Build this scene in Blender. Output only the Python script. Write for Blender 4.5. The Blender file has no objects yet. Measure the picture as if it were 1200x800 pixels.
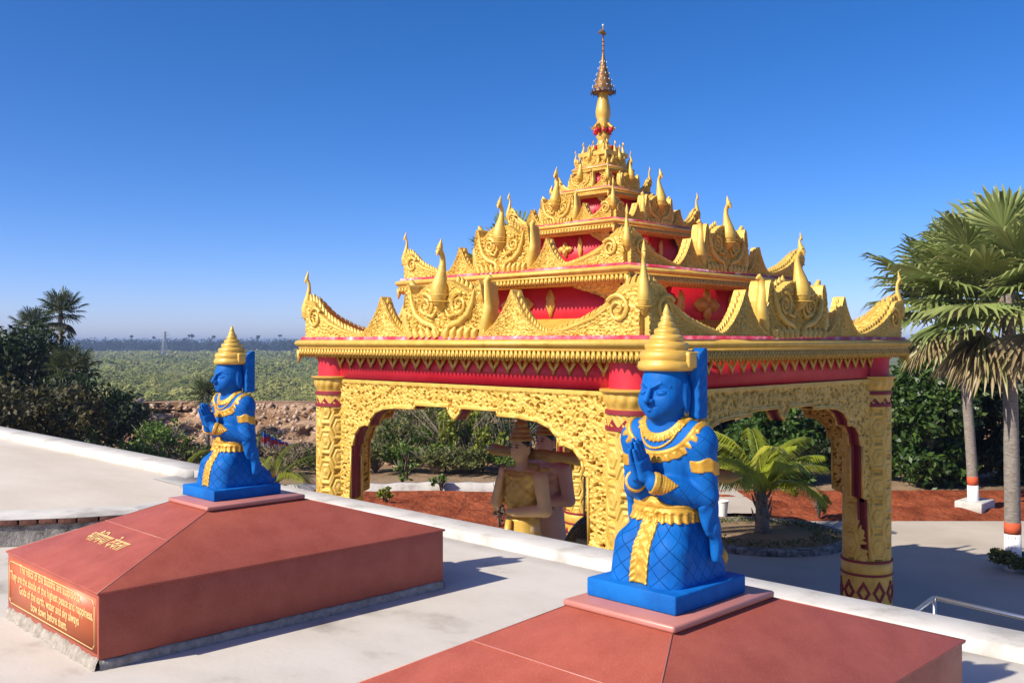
import bpy, math, random
import numpy as np
from mathutils import Vector, Matrix
# ------------------------------------------------------------------ camera, sky, sun, exposure
scn = bpy.context.scene
COL = scn.collection
R2 = math.sqrt(.5)
F = 1120.0                       # focal length in photograph pixels (1200 wide)
CAMZ = 2.2
cam = bpy.data.cameras.new('camera'); camo = bpy.data.objects.new('camera', cam); COL.objects.link(camo)
cam.sensor_width = 36; cam.lens = 36*F/1200; cam.clip_end = 20000; cam.clip_start = .05
camo.location = (0, 0, CAMZ); camo.rotation_euler = (math.pi/2, 0, -math.pi/4)
scn.camera = camo
SUN_EL = math.radians(38)
sdir = Vector((-.972*math.cos(SUN_EL), .236*math.cos(SUN_EL), math.sin(SUN_EL)))
sun = bpy.data.lights.new('sun', 'SUN'); suno = bpy.data.objects.new('sun', sun); COL.objects.link(suno)
sun.energy = 4.9; sun.angle = math.radians(.5); sun.color = (1, .92, .79)
suno.rotation_euler = sdir.to_track_quat('Z', 'Y').to_euler()
suno.location = (0, 0, 60)
w = bpy.data.worlds.new('World'); scn.world = w; w.use_nodes = True
nt = w.node_tree; bg = nt.nodes['Background']
sky = nt.nodes.new('ShaderNodeTexSky'); sky.sky_type = 'NISHITA'; sky.sun_disc = False
sky.sun_elevation = SUN_EL; sky.sun_rotation = math.atan2(-.972, .236)
sky.air_density = .55; sky.dust_density = .7; sky.ozone_density = 4.0; sky.altitude = 0
hs = nt.nodes.new('ShaderNodeHueSaturation'); hs.inputs['Saturation'].default_value = 1.28
tint = nt.nodes.new('ShaderNodeMixRGB'); tint.blend_type = 'MULTIPLY'; tint.inputs[0].default_value = 1; tint.inputs[2].default_value = (1.12, .92, 1.02, 1)
nt.links.new(sky.outputs[0], hs.inputs['Color']); nt.links.new(hs.outputs[0], tint.inputs[1]); nt.links.new(tint.outputs[0], bg.inputs[0])
bg.inputs[1].default_value = .135
scn.view_settings.view_transform = 'Standard'; scn.view_settings.look = 'None'
scn.view_settings.exposure = .47; scn.view_settings.gamma = 1
scn.render.resolution_x = 1024; scn.render.resolution_y = 682
# ------------------------------------------------------------------ helpers
rng = np.random.default_rng(7)
def W(r, d, z=0): return Vector(((d+r)*R2, (d-r)*R2, z))          # (right, depth) of the survey grid -> world
def gp(px, d, z): return W((px-600)/F*d, d, z)
def gpz(px, py, z):
    d = (CAMZ-z)*F/(py-400); return gp(px, d, z)
def zat(py, d): return CAMZ-(py-400)*d/F

def meta(o, label=None, cat=None, group=None, kind=None):
    if label: o['label'] = label
    if cat: o['category'] = cat
    if group: o['group'] = group
    if kind: o['kind'] = kind
    return o
def empty(name, loc=(0, 0, 0), label=None, cat=None, group=None, rz=0):
    o = bpy.data.objects.new(name, None); COL.objects.link(o)
    o.location = loc; o.rotation_euler = (0, 0, rz); o.empty_display_size = .3
    return meta(o, label, cat, group)
def copy_tree(o, parent=None):
    c = o.copy(); COL.objects.link(c)
    if parent: c.parent = parent
    for ch in list(o.children): copy_tree(ch, c)
    return c

class G:
    def __init__(s): s.V = []; s.F = {3: [], 4: []}; s.n = 0; s.A = []; s.tris_m = None
    def add(s, V, F, a=0.0):
        V = np.asarray(V, dtype=np.float64).reshape(-1, 3)
        if isinstance(F, np.ndarray):
            if len(F): s.F[F.shape[1]].append(F+s.n)
        else:
            for k in (3, 4):
                q = [f for f in F if len(f) == k]
                if q: s.F[k].append(np.array(q)+s.n)
            for f in F:
                if len(f) > 4:
                    s.F[3].append(np.array([[f[0], f[i], f[i+1]] for i in range(1, len(f)-1)])+s.n)
        s.V.append(V); s.n += len(V)
        s.A.append(np.full(len(V), a) if np.isscalar(a) else np.asarray(a, dtype=float))
        return s
    def box(s, x0, x1, y0, y1, z0, z1, a=0.0):
        V = [(x, y, z) for z in (z0, z1) for y in (y0, y1) for x in (x0, x1)]
        return s.add(V, [(0, 2, 3, 1), (4, 5, 7, 6), (0, 1, 5, 4), (2, 6, 7, 3), (0, 4, 6, 2), (1, 3, 7, 5)], a)
    def lathe(s, prof, n=32, c=(0, 0), a=0.0, sq=None, capt=True, capb=True):
        k = len(prof); th = np.arange(n)/n*2*np.pi
        pr = np.array(prof, float)
        V = np.stack([c[0]+pr[:, 0:1]*np.cos(th), c[1]+pr[:, 0:1]*np.sin(th), np.repeat(pr[:, 1:2], n, 1)], -1)
        Fq = []
        for i in range(k-1):
            for j in range(n):
                Fq.append((i*n+j, i*n+(j+1) % n, (i+1)*n+(j+1) % n, (i+1)*n+j))
        s.add(V.reshape(-1, 3), np.array(Fq), a)
        b = s.n-k*n
        if capb: s.F[3].append(np.array([[b, b+j+1, b+j] for j in range(1, n-1)]))
        if capt: t = b+(k-1)*n; s.F[3].append(np.array([[t, t+j, t+j+1] for j in range(1, n-1)]))
        return s
    def square(s, prof, c=(0, 0), a=0.0, capt=True, capb=True):
        k = len(prof); V = []
        for (h, z) in prof: V += [(c[0]-h, c[1]-h, z), (c[0]+h, c[1]-h, z), (c[0]+h, c[1]+h, z), (c[0]-h, c[1]+h, z)]
        Fq = []
        for i in range(k-1):
            for j in range(4): Fq.append((i*4+j, i*4+(j+1) % 4, (i+1)*4+(j+1) % 4, (i+1)*4+j))
        if capb: Fq.append((3, 2, 1, 0))
        if capt: Fq.append(tuple(range((k-1)*4, k*4)))
        return s.add(V, Fq, a)
    def tube(s, P, rad, n=8, a=0.0, flat=1.0):
        P = np.array([tuple(p) for p in P], float); k = len(P)
        rad = np.full(k, rad) if np.isscalar(rad) else np.array(rad, float)
        T = np.gradient(P, axis=0); T /= np.linalg.norm(T, axis=1)[:, None]+1e-9
        up = np.array([0, 0, 1.]) if abs(T[0][2]) < .9 else np.array([1., 0, 0])
        V = []; th = np.arange(n)/n*2*np.pi
        u = np.cross(T[0], up); u /= np.linalg.norm(u)
        for i in range(k):
            u = u-T[i]*np.dot(u, T[i]); u /= np.linalg.norm(u); v = np.cross(T[i], u)
            V.append(P[i]+rad[i]*(np.cos(th)[:, None]*u+flat*np.sin(th)[:, None]*v))
        Fq = [(i*n+j, i*n+(j+1) % n, (i+1)*n+(j+1) % n, (i+1)*n+j) for i in range(k-1) for j in range(n)]
        s.add(np.concatenate(V), np.array(Fq), a)
        b = s.n-k*n; t = b+(k-1)*n
        s.F[3].append(np.array([[b, b+j+1, b+j] for j in range(1, n-1)])); s.F[3].append(np.array([[t, t+j, t+j+1] for j in range(1, n-1)]))
        return s
    def prism(s, pts, axis, a0, a1, a=0.0):
        """extrude a 2D convex/ concave polygon; axis 'z': pts=(x,y); 'y': pts=(x,z); 'x': pts=(y,z)"""
        from mathutils.geometry import tessellate_polygon
        n = len(pts)
        def v(p, h): return {'z': (p[0], p[1], h), 'y': (p[0], h, p[1]), 'x': (h, p[0], p[1])}[axis]
        V = [v(p, a0) for p in pts]+[v(p, a1) for p in pts]
        tr = tessellate_polygon([[Vector((p[0], p[1], 0)) for p in pts]])
        Fq = [(i, (i+1) % n, n+(i+1) % n, n+i) for i in range(n)]
        Fq += [tuple(t) for t in tr]+[tuple(n+i for i in reversed(t)) for t in tr]
        return s.add(V, Fq, a)
    def grid(s, V, flip=False, a=0.0):
        """V: (m,n,3) vertex grid"""
        m, n = V.shape[:2]; I = np.arange(m*n).reshape(m, n)
        q = np.stack([I[:-1, :-1], I[1:, :-1], I[1:, 1:], I[:-1, 1:]], -1).reshape(-1, 4)
        if flip: q = q[:, ::-1]
        return s.add(V.reshape(-1, 3), q, a)
    def merge(s, o, M=None):
        off = s.n
        for V, A in zip(o.V, o.A):
            s.V.append(V if M is None else V@np.array(M)[:3, :3].T+np.array(M)[:3, 3]); s.A.append(A)
        for k in (3, 4):
            for f in o.F[k]: s.F[k].append(f+off)
        s.n += o.n; return s
    def mesh(s, name, smooth=False, fix=True, angle=None):
        V = np.concatenate(s.V); me = bpy.data.meshes.new(name)
        T = [np.concatenate(s.F[k]) if s.F[k] else np.zeros((0, k), int) for k in (3, 4)]
        me.vertices.add(len(V)); me.vertices.foreach_set('co', V.astype(np.float32).ravel())
        li = np.concatenate([T[0].ravel(), T[1].ravel()]).astype(np.int32)
        tot = np.concatenate([np.full(len(T[0]), 3), np.full(len(T[1]), 4)]).astype(np.int32)
        me.loops.add(len(li)); me.loops.foreach_set('vertex_index', li)
        me.polygons.add(len(tot)); me.polygons.foreach_set('loop_start', (np.cumsum(tot)-tot).astype(np.int32))
        me.update(calc_edges=True); me.validate()
        A = np.concatenate(s.A).astype(np.float32)
        if A.any():
            at = me.attributes.new('rnd', 'FLOAT', 'POINT'); at.data.foreach_set('value', A)
        if fix:
            import bmesh
            bm = bmesh.new(); bm.from_mesh(me); bmesh.ops.recalc_face_normals(bm, faces=bm.faces); bm.to_mesh(me); bm.free()
        if smooth: me.polygons.foreach_set('use_smooth', np.ones(len(me.polygons), bool))
        if smooth and angle: me.set_sharp_from_angle(angle=math.radians(angle))
        return me
    def build(s, name, mat, parent=None, smooth=False, loc=(0, 0, 0), fix=True, angle=None, bevel=0):
        o = bpy.data.objects.new(name, s.mesh(name, smooth, fix, angle)); COL.objects.link(o)
        o.data.materials.append(mat); o.location = loc
        if parent: o.parent = parent
        if bevel:
            b = o.modifiers.new('bevel', 'BEVEL'); b.width = bevel; b.segments = 2; b.limit_method = 'ANGLE'
        return o
def inst(me, name, parent=None, loc=(0, 0, 0), rz=0):
    o = bpy.data.objects.new(name, me); COL.objects.link(o); o.location = loc; o.rotation_euler = (0, 0, rz)
    if parent: o.parent = parent
    return o
# ------------------------------------------------------------------ materials
def mat(name, c1, c2=None, sc=4, rough=.6, metal=0, bump=0, bsc=30, spec=.5, detail=5, speck=None, c3=None, stretch=(1, 1, 1), coat=0, bdist=.02, mid=(.35, .65)):
    m = bpy.data.materials.new(name); m.use_nodes = True; t = m.node_tree; b = t.nodes['Principled BSDF']
    b.inputs['Base Color'].default_value = (*c1, 1); b.inputs['Roughness'].default_value = rough
    b.inputs['Metallic'].default_value = metal; b.inputs['Specular IOR Level'].default_value = spec
    b.inputs['Coat Weight'].default_value = coat
    tc = t.nodes.new('ShaderNodeTexCoord'); mp = t.nodes.new('ShaderNodeMapping'); mp.inputs['Scale'].default_value = stretch
    t.links.new(tc.outputs['Object'], mp.inputs[0])
    def noise(s, d=5, r=.6):
        n = t.nodes.new('ShaderNodeTexNoise'); n.inputs['Scale'].default_value = s; n.inputs['Detail'].default_value = d
        n.inputs['Roughness'].default_value = r; t.links.new(mp.outputs[0], n.inputs['Vector']); return n
    if c2:
        n = noise(sc, detail); r = t.nodes.new('ShaderNodeValToRGB')
        r.color_ramp.elements[0].color = (*c1, 1); r.color_ramp.elements[1].color = (*c2, 1)
        r.color_ramp.elements[0].position = mid[0]; r.color_ramp.elements[1].position = mid[1]
        if c3: e = r.color_ramp.elements.new((mid[0]+mid[1])/2); e.color = (*c3, 1)
        t.links.new(n.outputs['Fac'], r.inputs[0]); out = r.outputs[0]
        if speck:
            n2 = t.nodes.new('ShaderNodeTexVoronoi'); n2.inputs['Scale'].default_value = speck[0]; t.links.new(tc.outputs['Object'], n2.inputs['Vector'])
            r2 = t.nodes.new('ShaderNodeValToRGB'); r2.color_ramp.elements[0].position = speck[2]; r2.color_ramp.elements[1].position = speck[2]+.12
            r2.color_ramp.elements[0].color = (1, 1, 1, 1); r2.color_ramp.elements[1].color = (0, 0, 0, 1)
            t.links.new(n2.outputs['Distance'], r2.inputs[0])
            mx = t.nodes.new('ShaderNodeMixRGB'); t.links.new(r2.outputs[0], mx.inputs[0]); t.links.new(out, mx.inputs[1]); mx.inputs[2].default_value = (*speck[1], 1)
            out = mx.outputs[0]
        t.links.new(out, b.inputs['Base Color'])
        rr = t.nodes.new('ShaderNodeMapRange'); rr.inputs[3].default_value = max(0, rough-.1); rr.inputs[4].default_value = min(1, rough+.12)
        n3 = noise(sc*3.1, 4); t.links.new(n3.outputs['Fac'], rr.inputs[0]); t.links.new(rr.outputs[0], b.inputs['Roughness'])
    if bump:
        n = noise(bsc, 7, .65); bp = t.nodes.new('ShaderNodeBump'); bp.inputs['Strength'].default_value = bump; bp.inputs['Distance'].default_value = bdist
        t.links.new(n.outputs['Fac'], bp.inputs['Height']); t.links.new(bp.outputs[0], b.inputs['Normal'])
    return m
def leafmat(name, cols, rough=.5, trans=.25, spec=.4):
    m = bpy.data.materials.new(name); m.use_nodes = True; t = m.node_tree; b = t.nodes['Principled BSDF']
    at = t.nodes.new('ShaderNodeAttribute'); at.attribute_name = 'rnd'
    r = t.nodes.new('ShaderNodeValToRGB'); r.color_ramp.elements[0].color = (*cols[0], 1); r.color_ramp.elements[1].color = (*cols[-1], 1)
    for i, c in enumerate(cols[1:-1]): e = r.color_ramp.elements.new((i+1)/(len(cols)-1)); e.color = (*c, 1)
    t.links.new(at.outputs['Fac'], r.inputs[0]); t.links.new(r.outputs[0], b.inputs['Base Color'])
    b.inputs['Roughness'].default_value = rough; b.inputs['Specular IOR Level'].default_value = spec
    tr = t.nodes.new('ShaderNodeBsdfTranslucent'); t.links.new(r.outputs[0], tr.inputs[0])
    mx = t.nodes.new('ShaderNodeMixShader'); mx.inputs[0].default_value = trans
    t.links.new(b.outputs[0], mx.inputs[1]); t.links.new(tr.outputs[0], mx.inputs[2])
    t.links.new(mx.outputs[0], t.nodes['Material Output'].inputs[0]); return m

GOLD = mat('gold_paint', (.44, .255, .028), (.70, .46, .095), mid=(.22, .60), c3=(.62, .39, .065), sc=4.5, rough=.45, metal=.15, bump=.5, bsc=34, bdist=.014)
GOLDS = mat('gold_paint_smooth', (.58, .345, .05), (.69, .435, .09), sc=6, rough=.38, metal=.15, bump=.2, bsc=25, bdist=.01)
GOLDT = mat('gold_trim_statue', (.48, .245, .018), (.62, .355, .045), sc=14, rough=.42, metal=.25, bump=.4, bsc=60, bdist=.006)
RED = mat('red_paint', (.52, .008, .022), (.60, .016, .035), sc=2, rough=.5, bump=.08, bsc=15)
REDS = mat('red_paint_faded', (.55, .02, .05), (.78, .50, .50), sc=3.2, rough=.55, bump=.1, mid=(.42, .66), c3=(.66, .12, .17))
MAROON = mat('maroon_paint', (.20, .010, .018), (.26, .016, .024), sc=3, rough=.55)
CONC = mat('concrete_floor', (.31, .28, .235), (.56, .52, .46), sc=1.5, stretch=(1, .6, 1), mid=(.28, .62), rough=.85, bump=.25, bsc=22, spec=.2, detail=9, bdist=.01, c3=(.515, .475, .415))
CONCB = mat('terrace_screed', (.50, .445, .365), (.60, .545, .465), sc=.8, rough=.9, bump=.2, bsc=12, spec=.15, detail=9, stretch=(1, .35, 1))
KERBM = mat('kerb_paint', (.36, .34, .30), (.57, .55, .505), sc=2.3, mid=(.30, .62), c3=(.51, .49, .445), rough=.85, bump=.35, bsc=14, spec=.2, detail=8, bdist=.01)
GRAN = mat('red_granite', (.295, .066, .040), (.39, .100, .064), sc=4.5, rough=.45, speck=(120, (.50, .21, .15), .12), spec=.25, detail=9, mid=(.25, .68))
GRAND = mat('red_granite_cap', (.42, .155, .12), (.47, .19, .15), sc=3, rough=.38, speck=(190, (.56, .30, .24), .15))
PANEL = mat('polished_panel', (.45, .10, .035), (.50, .13, .055), sc=3, rough=.38, spec=.3)
LETTER = mat('cream_lettering', (.70, .47, .19), rough=.6)
MORTAR = mat('mortar', (.27, .24, .195), (.44, .40, .34), sc=18, rough=.95, bump=.8, bsc=45, spec=.1)
STONEW = mat('grey_stone_wall', (.10, .095, .085), (.36, .34, .31), sc=6, rough=.95, bump=.9, bsc=16, spec=.1, bdist=.05)
BRICK = mat('dark_brick', (.07, .028, .018), (.15, .06, .04), sc=9, rough=.9, bump=.5, bsc=40)
SOIL = mat('red_soil', (.20, .045, .017), (.38, .10, .042), sc=.9, rough=.95, bump=1.0, bsc=2.2, spec=.1, detail=10, bdist=.35)
ROAD = mat('pale_road', (.40, .345, .275), (.52, .455, .37), sc=.25, rough=.92, bump=.15, bsc=6, spec=.15, detail=10, c3=(.46, .40, .325))
DIRT = mat('dirt_ground', (.20, .135, .08), (.34, .24, .15), sc=.35, rough=.95, bump=.8, bsc=1.5, spec=.1, detail=10, bdist=.2)
BANK = mat('bank_earth', (.22, .125, .070), (.46, .31, .20), sc=.55, rough=.95, bump=1.0, bsc=1.6, spec=.05, detail=11, bdist=.4, c3=(.34, .21, .125))
PLAIN = mat('plain_scrub', (.10, .125, .035), (.20, .20, .08), sc=.02, rough=.95, spec=.05, detail=12)
STEEL = mat('brushed_steel', (.62, .62, .62), rough=.28, metal=.9)
GONG = mat('black_gong', (.012, .012, .013), (.022, .02, .02), sc=5, rough=.25, bump=.1, bsc=12)
WOOD = mat('gilded_beam', (.36, .22, .05), (.48, .31, .09), sc=6, rough=.5, metal=.15, bump=.3, bsc=20)
OCHRE = mat('ochre_skin', (.60, .40, .18), (.70, .48, .24), sc=4, rough=.55)
PINK = mat('pink_skin', (.56, .34, .26), (.64, .41, .32), sc=4, rough=.6)
BARK = mat('grey_bark', (.17, .145, .12), (.30, .26, .215), sc=7, rough=.95, bump=.8, bsc=14, stretch=(1, 1, 3))
WHITE = mat('white_limewash', (.76, .75, .72), (.84, .83, .80), sc=6, rough=.85, bump=.2, bsc=20)
REDP = mat('red_oxide_band', (.50, .075, .022), (.56, .10, .035), sc=6, rough=.8)
DARKW = mat('dark_twig', (.16, .12, .085), (.30, .25, .19), sc=9, rough=.95)
BRONZE = mat('tarnished_gilt', (.20, .105, .035), (.36, .20, .07), sc=25, rough=.45, metal=.5)
SILV = mat('grey_bells', (.62, .62, .66), rough=.4, metal=.4)
MASTM = mat('galvanised_mast', (.30, .32, .35), rough=.8)
GLASSB = mat('blue_enamel', (.03, .05, .17), rough=.3)
# blue statue paint with incised quilting
BLUE = mat('blue_statue_paint', (.0015, .085, .335), (.005, .135, .46), sc=5, rough=.6, spec=.15, detail=7)
def add_quilt(m, p=.088):
    t = m.node_tree; b = t.nodes['Principled BSDF']
    def at(n): a = t.nodes.new('ShaderNodeAttribute'); a.attribute_name = n; return a.outputs['Fac']
    def mth(op, a, c=None):
        n = t.nodes.new('ShaderNodeMath'); n.operation = op
        for i, x in enumerate((a, c)):
            if x is None: continue
            if isinstance(x, (int, float)): n.inputs[i].default_value = x
            else: t.links.new(x, n.inputs[i])
        return n.outputs[0]
    u, v, k = at('qu'), at('qv'), at('qm')
    ds = []
    for e in (mth('ADD', u, v), mth('SUBTRACT', u, v)):
        fr = mth('FRACT', mth('DIVIDE', mth('ADD', e, 10.0), p)); ds.append(mth('ABSOLUTE', mth('SUBTRACT', fr, .5)))
    dmin = mth('MINIMUM', ds[0], ds[1])
    mr = t.nodes.new('ShaderNodeMapRange'); mr.inputs[1].default_value = .008; mr.inputs[2].default_value = .034
    t.links.new(dmin, mr.inputs[0])
    g = mth('MULTIPLY', mth('SUBTRACT', 1.0, mr.outputs[0]), k)
    ns = t.nodes.new('ShaderNodeTexNoise'); ns.inputs['Scale'].default_value = 26; ns.inputs['Detail'].default_value = 6
    h = mth('SUBTRACT', mth('MULTIPLY', ns.outputs['Fac'], .45), mth('MULTIPLY', g, 1.1))
    bp = t.nodes.new('ShaderNodeBump'); bp.inputs['Strength'].default_value = 1; bp.inputs['Distance'].default_value = .007
    t.links.new(h, bp.inputs['Height']); t.links.new(bp.outputs[0], b.inputs['Normal'])
add_quilt(BLUE)
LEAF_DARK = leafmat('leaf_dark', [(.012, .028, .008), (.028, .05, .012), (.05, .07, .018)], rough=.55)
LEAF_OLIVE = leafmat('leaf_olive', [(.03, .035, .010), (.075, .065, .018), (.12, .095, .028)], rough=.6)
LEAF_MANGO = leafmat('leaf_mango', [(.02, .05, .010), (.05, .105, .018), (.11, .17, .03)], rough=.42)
LEAF_SHRUB = leafmat('leaf_shrub', [(.055, .085, .018), (.12, .14, .032), (.21, .19, .06)], rough=.6)
LEAF_LIME = leafmat('leaf_lime', [(.12, .16, .015), (.22, .26, .025), (.34, .34, .04)], rough=.5, trans=.35)
LEAF_BRIGHT = leafmat('leaf_bright', [(.05, .11, .012), (.10, .18, .02), (.18, .25, .03)], rough=.5)
LEAF_DRY = leafmat('leaf_dry', [(.12, .09, .055), (.20, .155, .09), (.13, .13, .06)], rough=.8)
FAN = leafmat('palm_fan', [(.08, .13, .035), (.20, .26, .075), (.33, .35, .12), (.30, .22, .115)], rough=.42, trans=.2, spec=.5)
FAN_DARK = leafmat('palm_fan_dark', [(.02, .035, .012), (.05, .075, .025), (.09, .115, .04), (.16, .12, .06)], rough=.5, trans=.15)
COCO = leafmat('coconut_frond', [(.20, .27, .02), (.36, .42, .035), (.55, .52, .06)], rough=.45, trans=.35)
MANGROVE = leafmat('mangrove', [(.055, .085, .022), (.16, .185, .045), (.30, .285, .095)], rough=.9, trans=0, spec=.1)
FORESTM = leafmat('far_forest', [(.008, .022, .022), (.014, .034, .028), (.022, .042, .034)], rough=.9, trans=0, spec=.1)
# ------------------------------------------------------------------ carved relief pattern
def hsh(i, j, k):
    h = (i*374761393+j*668265263+k*1274126177) & 0xffffffff
    h = ((h ^ (h >> 13))*1274126177) & 0xffffffff
    return ((h ^ (h >> 16)) & 0xffff)/65535.0
def scroll(x, y, cell, seed=1, arms=3.2):
    """vine scrolls: jittered centres, each a spiral; returns 0..1 height"""
    x = np.asarray(x, float)/cell; y = np.asarray(y, float)/cell
    ix = np.floor(x).astype(np.int64); iy = np.floor(y).astype(np.int64)
    best = np.full(x.shape, 9.); sec = np.full(x.shape, 9.); bth = np.zeros(x.shape); bs = np.zeros(x.shape)
    for dx in (-1, 0, 1):
        for dy in (-1, 0, 1):
            cx = ix+dx; cy = iy+dy
            px = cx+.2+.6*hsh(cx, cy, seed); py = cy+.2+.6*hsh(cx, cy, seed+9)
            ex = x-px; ey = y-py; d = np.hypot(ex, ey); nb = d < best
            sec = np.where(nb, best, np.minimum(sec, d))
            bth = np.where(nb, np.arctan2(ey, ex), bth); bs = np.where(nb, np.where(hsh(cx, cy, seed+21) > .5, 1., -1.), bs)
            best = np.where(nb, d, best)
    sp = .5+.5*np.cos(2*np.pi*arms*best*.9+bs*bth)
    edge = np.clip((sec-best)/.22, 0, 1)
    leaf = .5+.5*np.cos(bth*7+best*9)
    h = sp*(.55+.45*leaf)
    return np.clip(h*edge+.55*(1-edge)*leaf+.25*np.exp(-(best/.12)**2), 0, 1)

def pits(t, z, cell, seed, r0_, r1_, thr):
    t = t/cell; z = z/cell; it = np.floor(t).astype(np.int64); iz = np.floor(z).astype(np.int64); m = np.zeros(t.shape)
    for a in (-1, 0, 1):
        for b in (-1, 0, 1):
            ct, cz = it+a, iz+b; rr = r0_+(r1_-r0_)*hsh(ct, cz, seed+5); ang = hsh(ct, cz, seed+7)*3.14
            ex = t-ct-.15-.7*hsh(ct, cz, seed); ez = z-cz-.15-.7*hsh(ct, cz, seed+3)
            u = ex*np.cos(ang)+ez*np.sin(ang); v = (-ex*np.sin(ang)+ez*np.cos(ang))*1.9
            m = np.maximum(m, np.clip((rr-np.hypot(u, v))/.10, 0, 1)*(hsh(ct, cz, seed+11) > thr))
    return m
# ------------------------------------------------------------------ implicit surfaces
def smin(a, b, k):
    h = np.clip(.5+.5*(b-a)/k, 0, 1); return b+(a-b)*h-k*h*(1-h)
def rc(x, y, z, a, b, ra, rb):
    ba = np.array(b, float)-np.array(a, float); L = ba@ba
    t = np.clip(((x-a[0])*ba[0]+(y-a[1])*ba[1]+(z-a[2])*ba[2])/L, 0, 1)
    return np.sqrt((x-a[0]-t*ba[0])**2+(y-a[1]-t*ba[1])**2+(z-a[2]-t*ba[2])**2)-(ra+(rb-ra)*t)
def ell(x, y, z, c, r):
    X, Y, Z = (x-c[0])/r[0], (y-c[1])/r[1], (z-c[2])/r[2]
    k0 = np.sqrt(X*X+Y*Y+Z*Z); k1 = np.sqrt((X/r[0])**2+(Y/r[1])**2+(Z/r[2])**2)+1e-6
    return k0*(k0-1)/k1
def rbox(x, y, z, c, h, r):
    qx, qy, qz = abs(x-c[0])-h[0]+r, abs(y-c[1])-h[1]+r, abs(z-c[2])-h[2]+r
    return np.sqrt(np.maximum(qx, 0)**2+np.maximum(qy, 0)**2+np.maximum(qz, 0)**2)+np.minimum(np.maximum(np.maximum(qx, qy), qz), 0)-r
def nets(fn, lo, hi, h):
    ax = [np.arange(lo[i], hi[i]+h, h, dtype=np.float32) for i in range(3)]
    v = np.empty([len(a) for a in ax], np.float32)
    for i in range(0, len(ax[0]), 12):
        v[i:i+12] = fn(ax[0][i:i+12, None, None], ax[1][None, :, None], ax[2][None, None, :])
    S = v < 0; n = v.shape
    cnt = sum(S[a:n[0]-1+a, b:n[1]-1+b, c:n[2]-1+c].astype(np.int8) for a in (0, 1) for b in (0, 1) for c in (0, 1))
    act = (cnt > 0) & (cnt < 8); ii = np.argwhere(act)
    idx = np.full(act.shape, -1, np.int64); idx[act] = np.arange(len(ii))
    acc = np.zeros((len(ii), 3)); num = np.zeros(len(ii))
    cs = [(a, b, c) for a in (0, 1) for b in (0, 1) for c in (0, 1)]
    for p in cs:
        for q in cs:
            if p < q and sum(abs(p[i]-q[i]) for i in range(3)) == 1:
                va = v[ii[:, 0]+p[0], ii[:, 1]+p[1], ii[:, 2]+p[2]]; vb = v[ii[:, 0]+q[0], ii[:, 1]+q[1], ii[:, 2]+q[2]]
                cr = (va < 0) != (vb < 0); t = np.where(cr, va/np.where(cr, va-vb, 1), 0)
                acc += np.where(cr[:, None], np.array(p)+t[:, None]*(np.array(q)-np.array(p)), 0); num += cr
    V = (ii+acc/num[:, None])*h+np.array([a[0] for a in ax])
    Fs = []
    def quads(m, cells, inside):
        q = np.stack([idx[tuple(c)] for c in cells], -1)
        q = np.where(inside[:, None], q, q[:, ::-1]); Fs.append(q[(q >= 0).all(1)])
    e = np.argwhere(S[:-1, 1:-1, 1:-1] != S[1:, 1:-1, 1:-1])+np.array([0, 1, 1]); i, j, k = e.T
    quads(0, [(i, j-1, k-1), (i, j, k-1), (i, j, k), (i, j-1, k)], S[i, j, k])
    e = np.argwhere(S[1:-1, :-1, 1:-1] != S[1:-1, 1:, 1:-1])+np.array([1, 0, 1]); i, j, k = e.T
    quads(1, [(i-1, j, k-1), (i-1, j, k), (i, j, k), (i, j, k-1)], S[i, j, k])
    e = np.argwhere(S[1:-1, 1:-1, :-1] != S[1:-1, 1:-1, 1:])+np.array([1, 1, 0]); i, j, k = e.T
    quads(2, [(i-1, j-1, k), (i, j-1, k), (i, j, k), (i-1, j, k)], S[i, j, k])
    return V, np.concatenate(Fs)
def net_obj(name, fn, lo, hi, h, m, parent):
    V, Fq = nets(fn, lo, hi, h); g = G(); g.add(V, Fq)
    return g.build(name, m, parent, smooth=True, fix=False)
# ------------------------------------------------------------------ SETTING: ground, road, platform
GZ = -3.7
def struct(o, name=None): o['kind'] = 'structure'; return o
def quad_rd(r0, r1, d0, d1, z, nr=1, nd=1):
    g = G(); rr = np.linspace(r0, r1, nr+1); dd = np.linspace(d0, d1, nd+1)
    A, B = np.meshgrid(rr, dd, indexing='ij'); V = np.stack([(B+A)*R2, (B-A)*R2, np.full(A.shape, float(z))], -1)
    g.grid(V); return g
def up(o):
    return o
def vnoise(x, y, s, seed=0):
    x = np.asarray(x, float)*s; y = np.asarray(y, float)*s; ix = np.floor(x).astype(np.int64); iy = np.floor(y).astype(np.int64)
    fx = x-ix; fy = y-iy; fx = fx*fx*(3-2*fx); fy = fy*fy*(3-2*fy)
    a, b, c, d = hsh(ix, iy, seed), hsh(ix+1, iy, seed), hsh(ix, iy+1, seed), hsh(ix+1, iy+1, seed)
    return (a*(1-fx)+b*fx)*(1-fy)+(c*(1-fx)+d*fx)*fy
def fbm(x, y, s, o=4, seed=0): return sum(vnoise(x, y, s*2**i, seed+i)*.5**(i+1) for i in range(o))

struct(quad_rd(-160, 160, -60, 58, GZ, 40, 20).build('ground', DIRT))
struct(quad_rd(-5200, 5200, 66, 9000, -14).build('plain', PLAIN))
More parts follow.
